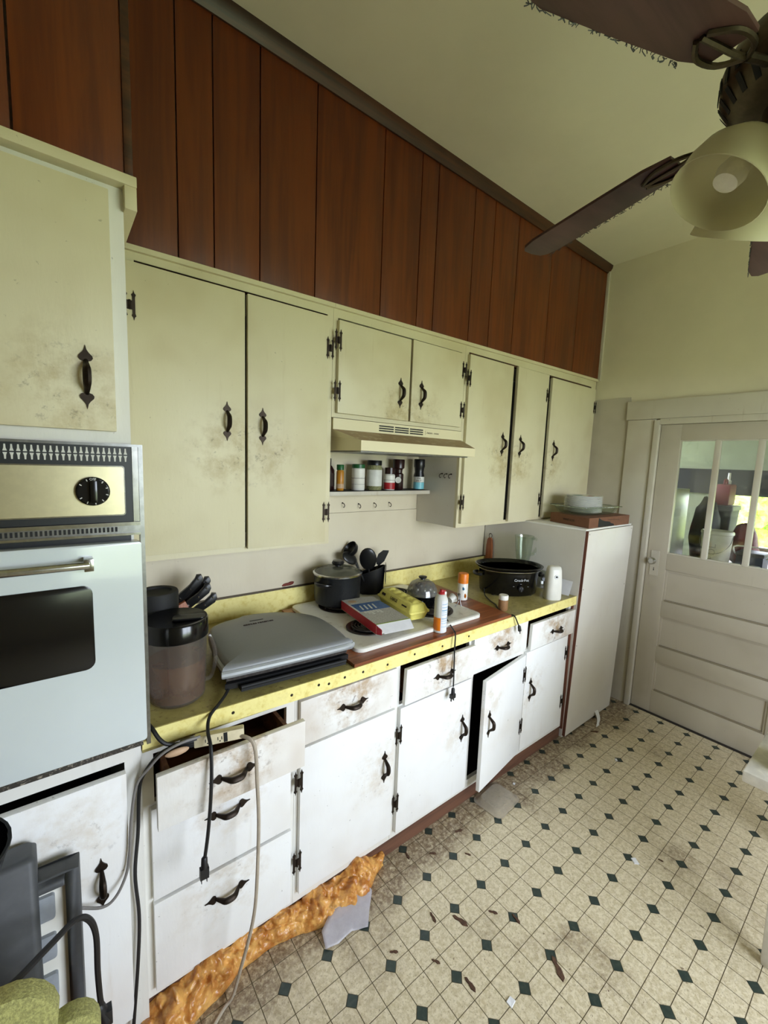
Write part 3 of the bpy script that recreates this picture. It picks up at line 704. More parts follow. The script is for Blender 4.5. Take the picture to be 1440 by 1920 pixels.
def base_cabinets():
    t = thing('drawer_cabinet', 'white three-drawer base unit beside the oven, top drawer pulled open', 'cabinet', (.46, -.36, .074))
    carcass(t, .230, .684); frame(t, .230, .684, [(.074, .108), (.378, .392), (.672, .690), (.835, .860)], .03)
    drawer(t, .249, .662, .694, .846, .100, .772, .442)
    drawer(t, .249, .664, .400, .682, .0, .580, .455, mat='paint_low')
    drawer(t, .249, .668, .106, .388, .0, .296, .452, mat='paint_low')
    B = 'base cabinets under the counter'
    t = thing('base_cabinet', 'white base cabinet with one drawer and door, left of the cooktop', 'cabinet', (.91, -.36, .074), 0, B)
    carcass(t, .685, 1.126); frame(t, .685, 1.126, [(.074, .125), (.665, .690), (.838, .860)])
    drawer(t, .697, 1.116, .683, .846, 0, .769, .908); base_door(t, .699, 1.117, .118, .673, 1.069, .445, [(.692, .557), (.690, .253)])
    t = thing('base_cabinet', 'white base cabinet in front of the cooktop with a crooked drawer', 'cabinet', (1.36, -.36, .074), 0, B)
    carcass(t, 1.127, 1.588); frame(t, 1.127, 1.588, [(.074, .115), (.645, .672), (.846, .860)])
    drawer(t, 1.152, 1.572, .682, .836, .014, .754, 1.373, .006); base_door(t, 1.144, 1.578, .108, .665, 1.528, .434, [(1.138, .553), (1.135, .250)])
    t = thing('base_cabinet', 'white base cabinet with its lower door hanging open', 'cabinet', (1.81, -.36, .074), 0, B)
    carcass(t, 1.589, 2.020); frame(t, 1.589, 2.020, [(.074, .118), (.664, .692), (.845, .860)])
    drawer(t, 1.583, 2.010, .698, .852, 0, .769, 1.800)
    o = ORG[t.name]; W = 2.014-1.602
    d = MB().box(-W, 0, -.019, 0, .108, .665).build('door', 'paint_low', t, bevel=.0018, world=False)
    d.location = (2.014-o.x, YB-.001-o.y, -o.z); d.rotation_euler = (0, 0, math.radians(8.5)); grime(d, 1.66, -.74, .55)
    put('handle', PULL, d, (-W+.048, -.019, .437))
    for z in (.555, .262): put('hinge', HINGE, d, (-.006, -.0195, z))
    t = thing('base_cabinet', 'narrow white base cabinet at the right end against the tall box', 'cabinet', (2.25, -.36, .074), 0, B)
    carcass(t, 2.021, 2.480); frame(t, 2.021, 2.480, [(.074, .118), (.668, .692), (.842, .860)])
    drawer(t, 2.034, 2.474, .686, .832, .012, .750, 2.279, .004); base_door(t, 2.022, 2.440, .112, .674, 2.078, .450, [(2.436, .569), (2.432, .265)])
    MB().box(2.4805, 2.4905, YB-.012, YB+.10, .06, .858).build('end_strip', 'raw_wood', t, smooth=0)
    k = tag(MB().box(.230, 2.485, -.690, -.672, .0, .0735).build('kick_board', 'kick_wood', smooth=0), 'bare reddish kick board along the foot of the base cabinets', 'board')
base_cabinets()

# ------------------------------------------------------------------ countertop
def cz(x): return .922-.015*min(1, max(0, (x-.25)/.65))
CT = .907
def countertop():
    t = thing('countertop', 'yellow laminate countertop with nailed edge strip and low backsplash', 'countertop', (1.36, -.36, .86))
    xs = [.232, .40, .57, .74, .90, 1.3, 1.7, 2.1, 2.489]
    def run(y0, y1, lo, hi):
        return MB().loft([[(x, y0, lo(x)), (x, y1, lo(x)), (x, y1, hi(x)), (x, y0, hi(x))] for x in xs])
    run(-.714, -.016, lambda x: .860, cz).build('slab', 'laminate', t, smooth=0)
    e = run(-.7195, -.7145, lambda x: cz(x)-.050, lambda x: cz(x)+.001).build('edge_strip', 'laminate_edge', t, smooth=0)
    hd = MB().lathe([(.005, 0), (.004, .0015), (0, .002)], 10, Rx(PI/2)).mesh('nail_head', 'iron'); o = ORG[e.name]
    for x in (.47, .66, .76, .80, .865, .945, 1.06, 1.20, 1.36, 1.53): put('nail_head', hd, e, (x-o.x, -.7195-o.y, cz(x)-.022+random.uniform(-.006, .006)-o.z))
    run(-.034, -.013, lambda x: cz(x), lambda x: 1.015).build('backsplash', 'laminate_edge', t, smooth=0)
    MB().box(.232, 2.489, -.036, -.0125, 1.0150, 1.0185).build('backsplash_trim', 'bronze', t, smooth=0)
countertop()

# ------------------------------------------------------------------ tall box at the end of the counter
def tall_box():
    t = thing('tall_cabinet', 'tall white plywood box standing between counter and porch door', 'cabinet', (2.80, -.37, 0))
    XA, XB, H = 2.492, 3.095, 1.300
    s = MB().prism([(-.014, 0), (-.014, H), (-.735, H), (-.705, 0)], XA, XA+.016, 'x').build('side_panel', 'paint_board', t, smooth=0)
    MB().prism([(-.728, H), (-.7508, H), (-.7223, .012), (-.700, .012)], XA+.0022, XA+.0062, 'x').build('raw_edge', 'raw_wood', t, smooth=0)
    MB().prism([(-.014, 0), (-.014, H), (-.735, H), (-.705, 0)], XB-.016, XB, 'x').build('side_panel', 'paint_board', t, smooth=0)
    f = MB()
    f.loft([[(XA+.006, -.708, .012), (XB, -.708, .012), (XB, -.722, .012), (XA+.006, -.722, .012)],
            [(XA+.006, -.7365, H-.002), (XB, -.7365, H-.002), (XB, -.7505, H-.002), (XA+.006, -.7505, H-.002)]])
    f.build('front_panel', 'paint_board', t, bevel=.001)
    MB().box(XA-.004, XB, -.74, -.014, H, H+.010).build('top_panel', 'paint_frame', t, bevel=.001)
    sm = MB().lathe([(.0035, 0), (.003, .001), (0, .0012)], 8, Rx(PI/2)).mesh('screw', 'iron'); o = ORG[t.name]
    for x, z in ((XA+.02, H-.02), (XB-.02, H-.02), (XA+.02, .60), (XB-.02, .9), (XA+.02, .95)):
        put('screw', sm, t, (x-o.x, -.7216-(z-.012)/1.286*.0285-o.y, z-o.z))
tall_box()

# ================================================================== cooktop and what stands on the counter
def plywood():
    z0, z1 = CT+.0015, CT+.0135
    return tag(MB().loft([[(.925, -.06, z0), (1.905, -.06, z0), (1.850, -.716, z0), (.908, -.716, z0)], [(.925, -.06, z1), (1.905, -.06, z1), (1.850, -.716, z1), (.908, -.716, z1)]])
               .build('plywood_board', 'plywood', smooth=0), 'reddish-brown plywood board lying under the cooktop', 'board')
plywood()
PZ = CT+.014
CKZ = PZ+.0175
def spiral(m, r0, r1, turns, z, rad, M=None):
    n = int(turns*16); m.tube([((r0+(r1-r0)*i/n)*math.cos(2*PI*turns*i/n), (r0+(r1-r0)*i/n)*math.sin(2*PI*turns*i/n), z) for i in range(n+1)], rad, 6, 1, M)
def cooktop():
    t = thing('cooktop', 'stained white electric cooktop with four coil burners set on plywood', 'cooktop', (1.335, -.36, PZ))
    m = MB(); out = rrect(.965, 1.700, -.658, -.064, .035)
    inn = lambda d: rrect(.965+d, 1.700-d, -.658+d, -.064-d, .035-d*.5)
    m.loft([[(x, y, PZ+.0005) for x, y in out], [(x, y, CKZ-.003) for x, y in out], [(x, y, CKZ) for x, y in inn(.005)], [(x, y, CKZ-.002) for x, y in inn(.020)]])
    m.build('top_plate', 'cook_top', t, smooth=50)
    for x, y, r in ((1.120, -.490, .078), (1.175, -.195, .100), (1.540, -.190, .085), (1.520, -.480, .100)):
        b = MB().lathe([(r+.010, .001), (r+.010, .004), (r, .005), (r*.8, -.001), (.02, -.001)], 28, Tr(x, y, CKZ-.001), caps=False).build('drip_pan', 'drip_pan', t)
        c = MB(); spiral(c, .016, r-.006, 4, 0, .0042, Tr(x, y, CKZ+.009)); c.box(x-r+.01, x+r-.01, y-.003, y+.003, CKZ+.001, CKZ+.006).build('burner_coil', 'coil', b)
    kn = MB().lathe([(.018, 0), (.018, .010), (.012, .014), (0, .014)], 16).mesh('knob', 'black_plastic'); o = ORG[t.name]
    for y in (-.28, -.33, -.40, -.45): put('knob', kn, t, (1.335-o.x, y-o.y, CKZ-.001-o.z))
cooktop()
def stock_pot():
    z = CKZ+.0135; x, y = 1.172, -.165
    t = thing('stock_pot', 'black lidded pot on the back burner with glass lid', 'pot', (x, y, z))
    MB().lathe([(.095, 0), (.108, .004), (.113, .02), (.116, .140), (.119, .146), (.116, .147), (.112, .142), (.108, .02), (.0, .012)], 40).build('body', 'pot_black', t, world=False)
    l = MB().lathe([(.121, .147), (.121, .152), (.113, .156), (.085, .170), (.045, .179), (0, .181)], 40, caps=False).build('lid', 'lid_glass', t, world=False)
    MB().lathe([(.122, .1465), (.1225, .153), (.114, .1565), (.113, .155), (.119, .148)], 40, caps=False).build('lid_rim', 'chrome', l, world=False)
    MB().lathe([(.0, .178), (.014, .180), (.014, .186), (.028, .190), (.031, .198), (.026, .208), (.0, .213)], 24).build('lid_knob', 'black_plastic', l, world=False)
    for a in (205, 25):
        A = math.radians(a); M = Rz(A)
        h = MB().tube([(.112, -.036, .112), (.135, -.032, .115), (.150, -.012, .117), (.150, .012, .117), (.135, .032, .115), (.112, .036, .112)], .0075, 8, 4, M, 1.5).build('handle', 'black_plastic', t, world=False)
        MB().lathe([(.004, 0), (.003, .003), (0, .004)], 8, M @ Tr(.128, -.036, .12)).build('rivet', 'chrome', h, world=False)
    MB().tube([(.06, -.085, .0), (.07, -.118, -.002), (.072, -.126, .006), (.072, -.127, .034)], .004, 6, 4).build('steel_clip', 'chrome', t, world=False)
stock_pot()
def utensils():
    x, y = 1.418, -.105; z = CKZ+.0005
    t = thing('utensil_holder', 'black oval utensil crock behind the cooktop', 'holder', (x, y, z), -.62)
    def ring(f, zz, lift=0): return [(.078*f*math.cos(2*PI*i/28), .042*f*math.sin(2*PI*i/28), zz+lift*math.cos(2*PI*i/28)) for i in range(28)]
    MB().loft([ring(.84, 0), ring(.94, .01), ring(1, .09, .012), ring(1.04, .128, .03), ring(.97, .128, .03), ring(.9, .03), ring(.5, .01)]).build('body', 'black_plastic', t, world=False)
    MB().loft([[(.083, -.034, .06), (.0845, -.034, .06), (.0845, .034, .06), (.083, .034, .06)], [(.083, -.034, .165), (.0845, -.034, .165), (.0845, .034, .165), (.083, .034, .165)]]).build('side_plate', 'bronze', t, world=False)
    G = 'black kitchen utensils in the crock'
    def stick(m, a, b): m.tube([a, ((a[0]+b[0])/2, (a[1]+b[1])/2, (a[2]+b[2])/2+.004), b], .0055, 6, 4)
    W = lambda dx, dy, h: (x+dx, y+dy, z+h)
    # head sits at (dx,dy,h) leaning out of the crock
    m = MB(); stick(m, W(-.02, .012, .02), W(-.085, .03, .20)); m.lathe([(.0, -.030), (.022, -.026), (.040, -.008), (.044, .014), (.041, .014), (.036, -.006), (.02, -.02), (0, -.024)], 18, Tr(*W(-.105, .035, .245)) @ Ry(-.9) @ Rz(.3))
    tag(m.build('soup_ladle', 'black_plastic'), 'black ladle with deep bowl leaning left in the utensil crock', 'utensil', G)
    m = MB(); stick(m, W(-.02, -.012, .02), W(-.10, .0, .18)); m.ball((0, 0, 0), .034, .010, .052, 16, Tr(*W(-.128, .012, .205)) @ Ry(-1.1) @ Rz(.5))
    tag(m.build('pasta_server', 'black_plastic'), 'black narrow serving spoon poking out furthest left of the crock', 'utensil', G)
    m = MB(); stick(m, W(.0, -.014, .02), W(-.035, -.028, .155)); m.ball((0, 0, 0), .046, .014, .066, 20, Tr(*W(-.043, -.034, .200)) @ Ry(-.12) @ Rz(-.6) @ Rx(.2))
    tag(m.build('serving_spoon', 'black_plastic'), 'large black oval spoon in the middle of the utensil crock', 'utensil', G)
    m = MB(); stick(m, W(.02, 0, .02), W(.052, -.004, .150)); m.prism([(-.010, -.05), (.008, -.052), (.026, -.02), (.032, .035), (.030, .044), (.0, .035), (-.018, .008), (-.020, -.02)], -.0025, .0025, 'y', Tr(*W(.066, -.006, .198)) @ Rz(-.55) @ Ry(.30))
    tag(m.build('spatula', 'black_plastic'), 'black slanted turner blade at the right of the utensil crock', 'utensil', G)
utensils()
def knife_block():
    x, y, z = .462, -.165, cz(.46)
    t = thing('knife_block', 'wooden knife block behind the tea pitcher', 'knife block', (x, y, z+.0005))
    MB().prism([(-.075, 0), (.060, 0), (.060, .028), (-.005, .175), (-.088, .136), (-.075, .02)], -.05, .05, 'y').build('body', 'block_wood', t, world=False, bevel=.002)
    G = 'black-handled knives in the block'
    def knife(label, px, py, pz, L, ang, name='kitchen_knife', steel=False):
        M = Tr(px, py, pz) @ Rz(-.25) @ Ry(ang) @ Matrix.Diagonal((1.25, 1.5, 1.05, 1))
        k = thing(name, label, 'knife', (0, 0, 0), 0, G)
        k.matrix_world = M
        MB().prism([(-.0105, .0), (-.0125, .03), (-.0105, L*.55), (-.014, L*.8), (-.019, L-.012), (-.010, L), (.004, L-.006), (.0115, L*.8), (.0115, L*.3), (.0105, 0)], -.0075, .0075, 'y').build('handle', 'black_plastic', k, world=False, bevel=.002)
        rv = MB()
        for q in (.12, .5, .85): rv.lathe([(.0035, 0), (.003, .0012), (0, .0015)], 10, Tr(-.001 if q < .8 else -.006, -.0075, L*q) @ Rx(PI/2))
        rv.build('rivets', 'chrome', k, world=False)
        MB().prism([(-.012, .0), (.010, .0), (.010, -.012), (-.012, -.012)], -.005, .005, 'y').build('bolster', 'steel', k, world=False)
        MB().prism([(-.010, -.012), (.009, -.012), (.009, -.11), (-.004, -.13)], -.001, .001, 'y').build('blade', 'steel', k, world=False)
    a = .80
    bx, bz = x-.030, z+.160
    knife('big black-handled knife, highest in the knife block', bx+.002, y-.02, bz+.012, .125, a)
    knife('black-handled steak knife second from the top of the block', bx+.030, y-.026, bz-.016, .118, a+.08)
    knife('black ribbed sharpening-steel handle in the middle of the block', bx+.036, y+.012, bz-.010, .128, a+.02, 'sharpening_steel')
    knife('black-handled knife lowest in the block with hooked end', bx+.052, y-.03, bz-.044, .110, a+.18)
knife_block()
def pitcher():
    x, y = .347, -.588; z = cz(x)
    c = thing('canister', 'tall black canister behind the tea pitcher', 'canister', (.322, -.440, cz(.32)))
    MB().lathe([(.056, .0005), (.062, .004), (.062, .215), (.058, .222)], 32).build('body', 'black_plastic', c, world=False)
    MB().lathe([(.0615, .222), (.0625, .226), (.0625, .292), (.060, .297), (.045, .297), (.043, .291), (0, .290)], 32, caps=False).build('lid', 'black_matte', c, world=False)
    t = thing('tea_pitcher', 'clear plastic pitcher half full of brown tea with black lid', 'pitcher', (x, y, z))
    R = lambda h: .077+.008*h/.21
    MB().lathe([(0, .001), (.066, .001), (R(0), .012), (R(.06), .06), (R(.21), .212), (R(.21)-.0025, .212), (R(.06)-.0025, .06), (R(0)-.003, .014), (.06, .004), (0, .004)], 40, caps=False).build('body', 'pitcher_plastic', t, world=False)
    MB().lathe([(0, .0045), (.060, .0045), (R(0)-.0035, .015), (R(.06)-.003, .06), (R(.13)-.003, .128), (0, .128)], 40, caps=False).build('tea', 'tea', t, world=False)
    l = MB().lathe([(.0845, .198), (.0885, .200), (.0885, .246), (.085, .252), (.060, .247), (.03, .244), (0, .244)], 40, caps=False).build('lid', 'black_gloss', t, world=False)
    MB().prism(rrect(-.020, .020, -.010, .080, .012), .246, .253, 'z', Rz(-1.9)).build('spout_flap', 'black_plastic', l, world=False, bevel=.003)
    MB().tube([(.080, 0, .188), (.094, 0, .180), (.106, 0, .135), (.105, 0, .090), (.094, 0, .052), (.077, 0, .044)], .005, 8, 6, Rz(-.25), 1.3).build('handle', 'pitcher_plastic', t, world=False)
pitcher()
def grill():
    rz = -.045; x, y = .705, -.440; z = cz(.72)
    t = thing('contact_grill', 'large grey contact grill with silver rim and dirty black base', 'grill', (x, y, z), rz)
    t.rotation_euler = (0, .018, rz)
    def outline(f, dy=0, sx=1):
        P = [(-.205, -.235), (.190, -.235), (.212, -.215), (.232, -.10), (.238, .02), (.222, .11), (.165, .185), (.085, .235), (-.02, .250), (-.055, .232), (-.130, .205), (-.185, .155), (-.212, .05), (-.222, -.10), (-.222, -.21)]
        C = [Vector((p[0], p[1], 0)) for p in P]; C = cat([C[-1]]+C+[C[0], C[1]], 3)[3:3+45]
        return [(c.x*f*sx, c.y*f+dy) for c in C]
    ring = lambda f, zz, k=0, dy=0: [(a, b, zz+k*b) for a, b in outline(f, dy)]
    b = MB().loft([ring(.88, .006), ring(.95, .016), ring(.95, .034), ring(.90, .040)]).build('base', 'black_plastic', t, world=False)
    MB().box(-.185, .190, -.247, -.205, .012, .022).tube([(-.185, -.245, .026), (.190, -.245, .026)], .006, 8, 1).build('drip_lip', 'black_matte', b, world=False)
    MB().loft([ring(.93, .041), ring(.93, .050)]).build('grill_plate', 'coil', t, world=False)
    for sx, sy in ((-1, -1), (1, -1), (1, 1), (-1, 1)): MB().lathe([(.012, 0), (.012, .008)], 12, Tr(sx*.15, sy*.16, 0)).build('foot', 'black_plastic', b, world=False)
    k = -.05
    l = MB().loft([ring(.96, .052, k*.3), ring(1.0, .056, k*.3), ring(1.0, .074, k), ring(.985, .082, k), ring(.93, .0865, k), ring(.6, .0885, k), ring(.2, .089, k)]).build('lid', 'grey_plastic', t, world=False, smooth=60)
    m = MB(); front = [p for p in outline(1.004) if p[1] < -.06]
    front.sort(key=lambda p: math.atan2(p[1]+.05, p[0])); m.tube([(a, b_, .067+k*b_*.6) for a, b_ in front], .0105, 8, 1)
    m.build('rim', 'silver_plastic', l, world=False)
    text('lettering', 'GEORGE FOREMAN', .014, 'print_dark', l, (-.012, .105, .0838), (-.05, 0, .04), .0014)
    MB().box(-.035, .02, .140, .146, .076, .0822).build('indicator_slot', 'black_matte', l, world=False)
    # mains cord from the back corner, over the counter edge
    c = MB().tube([(-.195, -.19, .025), (-.215, -.215, .016), (-.235, -.245, .012), (-.262, -.277, .008), (-.292, -.305, -.004), (-.306, -.345, -.020), (-.309, -.395, -.045), (-.312, -.413, -.14), (-.320, -.421, -.25), (-.330, -.425, -.33)], .0048, 8, 6).build('cord', 'cord_black', t, world=False)
    p = MB().lathe([(.005, .03), (.008, .026), (.009, .0), (.006, -.002)], 10, Tr(-.331, -.426, -.352)).box(-.342, -.320, -.433, -.419, -.382, -.352).box(-.3385, -.337, -.429, -.423, -.396, -.382).box(-.325, -.3235, -.429, -.423, -.396, -.382).build('plug', 'cord_black', c, world=False)
grill()
def food_box():
    t = thing('waffle_box', 'flat red and blue frozen food box lying on the cooktop', 'box', (1.190, -.450, CKZ+.0135), -.125)
    W, L, H = .165, .335, .042
    MB().box(-W/2, W/2, -L/2, L/2, 0, H).build('carton', 'white_plastic', t, world=False, bevel=.0008)
    MB().box(-W/2-.0006, -W/2, -L/2+.002, L/2, .002, H).build('red_side', 'print_red', t, world=False, smooth=0)
    m = MB(); m.mi = 0; m.box(-W/2, W/2, L/2-.075, L/2, H, H+.0006).mi = 1
    m.box(-W/2+.01, W/2, L/2-.175, L/2-.076, H, H+.0007).mi = 2
    m.box(-W/2, W/2, -L/2+.008, L/2-.177, H, H+.0006).mi = 3
    m.box(-W/2, W/2, -L/2, -L/2+.008, H, H+.0007).mi = 4
    m.build('printed_top', ['print_grey', 'print_blue', 'print_grey', 'print_green'], t, world=False, smooth=0)
    m = MB()
    for i in range(4): m.prism([(-.052+i*.022, .0), (-.044+i*.022, .0), (-.036+i*.022, .055), (-.044+i*.022, .055)], H+.0007, H+.0011, 'z', Tr(0, L/2-.158, 0))
    for i in range(6): m.box(-.06+i*.014, -.05+i*.014, -.03-.012*(i % 3), -.012, H+.0006, H+.0010)
    m.build('print_marks', 'white_print', t, world=False, smooth=0)
    MB().ball((-.045, L/2-.038, H), .026, .022, .0012, 14).build('food_picture', 'tan', t, world=False)
    MB().loft([[(-W/2, -L/2, H-.001), (W/2, -L/2, H-.001), (W/2, -L/2, H), (-W/2, -L/2, H)], [(-W/2+.012, -L/2-.045, H-.024), (W/2-.01, -L/2-.045, H-.024), (W/2-.01, -L/2-.045, H-.023), (-W/2+.012, -L/2-.045, H-.023)]]).build('open_flap', 'paper', t, world=False, smooth=0)
    MB().loft([[(-W/2, -L/2, .002), (-W/2, -L/2, H-.002), (-W/2+.001, -L/2, H-.002), (-W/2+.001, -L/2, .002)], [(-W/2+.008, -L/2-.030, .008), (-W/2+.008, -L/2-.030, H-.012), (-W/2+.009, -L/2-.030, H-.012), (-W/2+.009, -L/2-.030, .008)]]).build('side_flap', 'print_red', t, world=False, smooth=0)
food_box()
def egg_carton():
    t = thing('egg_carton', 'yellow foam egg carton marked large, beside the food box', 'egg carton', (1.372, -.432, CKZ+.0135), -.145)
    W, L = .052, .150
    q = lambda w, l, zz, r=.012: [(a, b, zz) for a, b in rrect(-w, w, -l, l, r, 4)]
    MB().loft([q(W-.012, L-.012, 0), q(W-.002, L-.002, .030), q(W+.003, L+.003, .032), q(W+.003, L+.003, .035), q(W-.004, L-.004, .035)]).build('tray', 'carton_yellow', t, world=False, smooth=50)
    l = MB().loft([q(W+.004, L+.004, .036), q(W+.004, L+.004, .040), q(W-.002, L-.002, .043), q(W-.012, L-.012, .066), q(W-.018, L-.018, .070)]).build('lid', 'carton_yellow', t, world=False, smooth=50)
    b = MB()
    for i in range(5):
        b.loft([[(a, c, .068) for a, c in rrect(-.022, .022, -.104+i*.052-.017, -.104+i*.052+.017, .008, 3)], [(a, c, .079) for a, c in rrect(-.007, .013, -.104+i*.052-.007, -.104+i*.052+.007, .004, 3)]])
    b.build('lid_bumps', 'carton_yellow', l, world=False, smooth=50)
    text('lettering', 'LARGE', .021, 'print_dark', l, (-W+.0035, -.0, .056), (math.radians(66), 0, -PI/2), .0006)
    MB().box(-.016, .016, -.0005, .0005, -.006, .006, Tr(-W+.0035, .095, .056) @ Rz(-PI/2) @ Rx(math.radians(-24))).box(-.020, .020, -.0005, .0005, -.003, .003, Tr(-W+.0035, -.092, .054) @ Rz(-PI/2) @ Rx(math.radians(-24))).build('print_marks', 'print_dark', l, world=False, smooth=0)
egg_carton()
def egg_cooker():
    x, y, z = 1.505, -.428, CKZ+.0135
    t = thing('egg_cooker', 'round black egg cooker with clear domed lid on the cooktop', 'egg cooker', (x, y, z))
    MB().lathe([(.052, 0), (.058, .003), (.072, .045), (.077, .056), (.074, .058), (.066, .05), (0, .046)], 36).build('base', 'black_gloss', t, world=False)
    d = MB().lathe([(.078, .058), (.077, .062), (.073, .085), (.058, .112), (.034, .126), (0, .130), (0, .1285), (.033, .1245), (.056, .111), (.071, .085), (.074, .058)], 36, caps=False).build('dome_lid', 'clear_plastic', t, world=False)
    MB().lathe([(.012, .129), (.011, .134), (.020, .138), (.021, .144), (0, .147)], 18).build('dome_knob', 'black_plastic', d, world=False)
    tr = MB().lathe([(.060, .060), (.062, .066), (0, .066)], 28).build('egg_tray', 'dark_grey', t, world=False)
    for i in range(6): MB().ball((.036*math.cos(i*PI/3), .036*math.sin(i*PI/3), .080), .016, .016, .020, 12).build('egg_cup', 'steel', tr, world=False)
    a = math.atan2(y+1.911, x-.077)
    MB().lathe([(.010, 0), (.010, .006), (.007, .009), (0, .010)], 14, Tr(-.066*math.cos(a), -.066*math.sin(a), .026) @ Rz(a) @ Ry(-PI/2-.25)).build('switch', 'chrome', t, world=False)
    P = [(1.56, -.49, z+.02), (1.545, -.545, z-.006), (1.50, -.60, z-.010), (1.470, -.660, PZ+.007), (1.440, -.705, PZ+.008), (1.424, -.732, PZ), (1.416, -.740, .85), (1.416, -.744, .74), (1.416, -.745, .690)]
    c = MB().tube(P, .0033, 8, 6).build('cord', 'cord_black', t)
    MB().lathe([(.004, .03), (.008, .024), (.009, .0), (.004, -.002)], 10, Tr(1.416, -.745, .655)).box(1.402, 1.428, -.752, -.738, .638, .656).box(1.406, 1.408, -.748, -.742, .624, .638).box(1.421, 1.423, -.748, -.742, .624, .638).build('plug', 'cord_black', c)
egg_cooker()
def spray_cans():
    z = PZ
    t = thing('spray_can', 'tall white aerosol can with red nozzle at the counter edge', 'aerosol can', (1.392, -.668, z), -.35)
    MB().lathe([(.026, .0005), (.0285, .003), (.0285, .148), (.027, .152), (.021, .166), (.016, .170)], 28).build('body', 'white_print', t, world=False)
    MB().lathe([(.029, .012), (.029, .070)], 28, caps=False).build('orange_band', 'orange', t, world=False)
    sc = MB(); n = 16
    for k in range(n):
        a0, a1 = [-1.95+1.75*(k+i)/n for i in (0, 1)]
        sc.add([(.0293*math.cos(a), .0293*math.sin(a), zz) for a in (a0, a1) for zz in (.004, .147)], [(0, 2, 3, 1)])
    sc.build('text_panel', 'paper', t, world=False)
    ln = MB()
    for zz, h in ((.130, .002), (.116, .002), (.102, .0035), (.094, .0015), (.084, .0015), (.066, .0025), (.056, .0015), (.046, .0015), (.03, .0015)):
        for k in range(8):
            a0, a1 = [-1.85+1.35*(k+i)/8 for i in (0, 1)]
            ln.add([(.0297*math.cos(a), .0297*math.sin(a), q) for a in (a0, a1) for q in (zz, zz+h)], [(0, 2, 3, 1)])
    ln.build('print_lines', 'label_blue', t, world=False)
    MB().lathe([(.014, .169), (.014, .176), (.009, .180), (.008, .190), (0, .191)], 16).box(-.004, .018, -.004, .004, .180, .186).build('nozzle', 'rubber_red', t, world=False)
    MB().box(.012, .022, -.005, .005, .160, .180).build('tab', 'white_plastic', t, world=False, bevel=.001)
    t = thing('spray_can', 'short aerosol can with bright orange cap behind the cooktop corner', 'aerosol can', (1.818, -.420, z))
    MB().lathe([(.025, .0005), (.028, .003), (.028, .092), (.026, .097)], 28).build('body', 'white_plastic', t, world=False)
    MB().lathe([(.0285, .094), (.0285, .142), (.026, .147), (0, .148)], 28).build('cap', 'orange', t, world=False)
    a = math.atan2(-.42+1.911, 1.818-.077)
    MB().ball((-.0275*math.cos(a), -.0275*math.sin(a), .068), .0014, .014, .009, 12, Rz(0)).build('logo_spot', 'label_blue', t, world=False)
    MB().ball((-.0265*math.cos(a+.5), -.0265*math.sin(a+.5), .028), .004, .012, .013, 12).build('fruit_print', 'orange', t, world=False)
spray_cans()
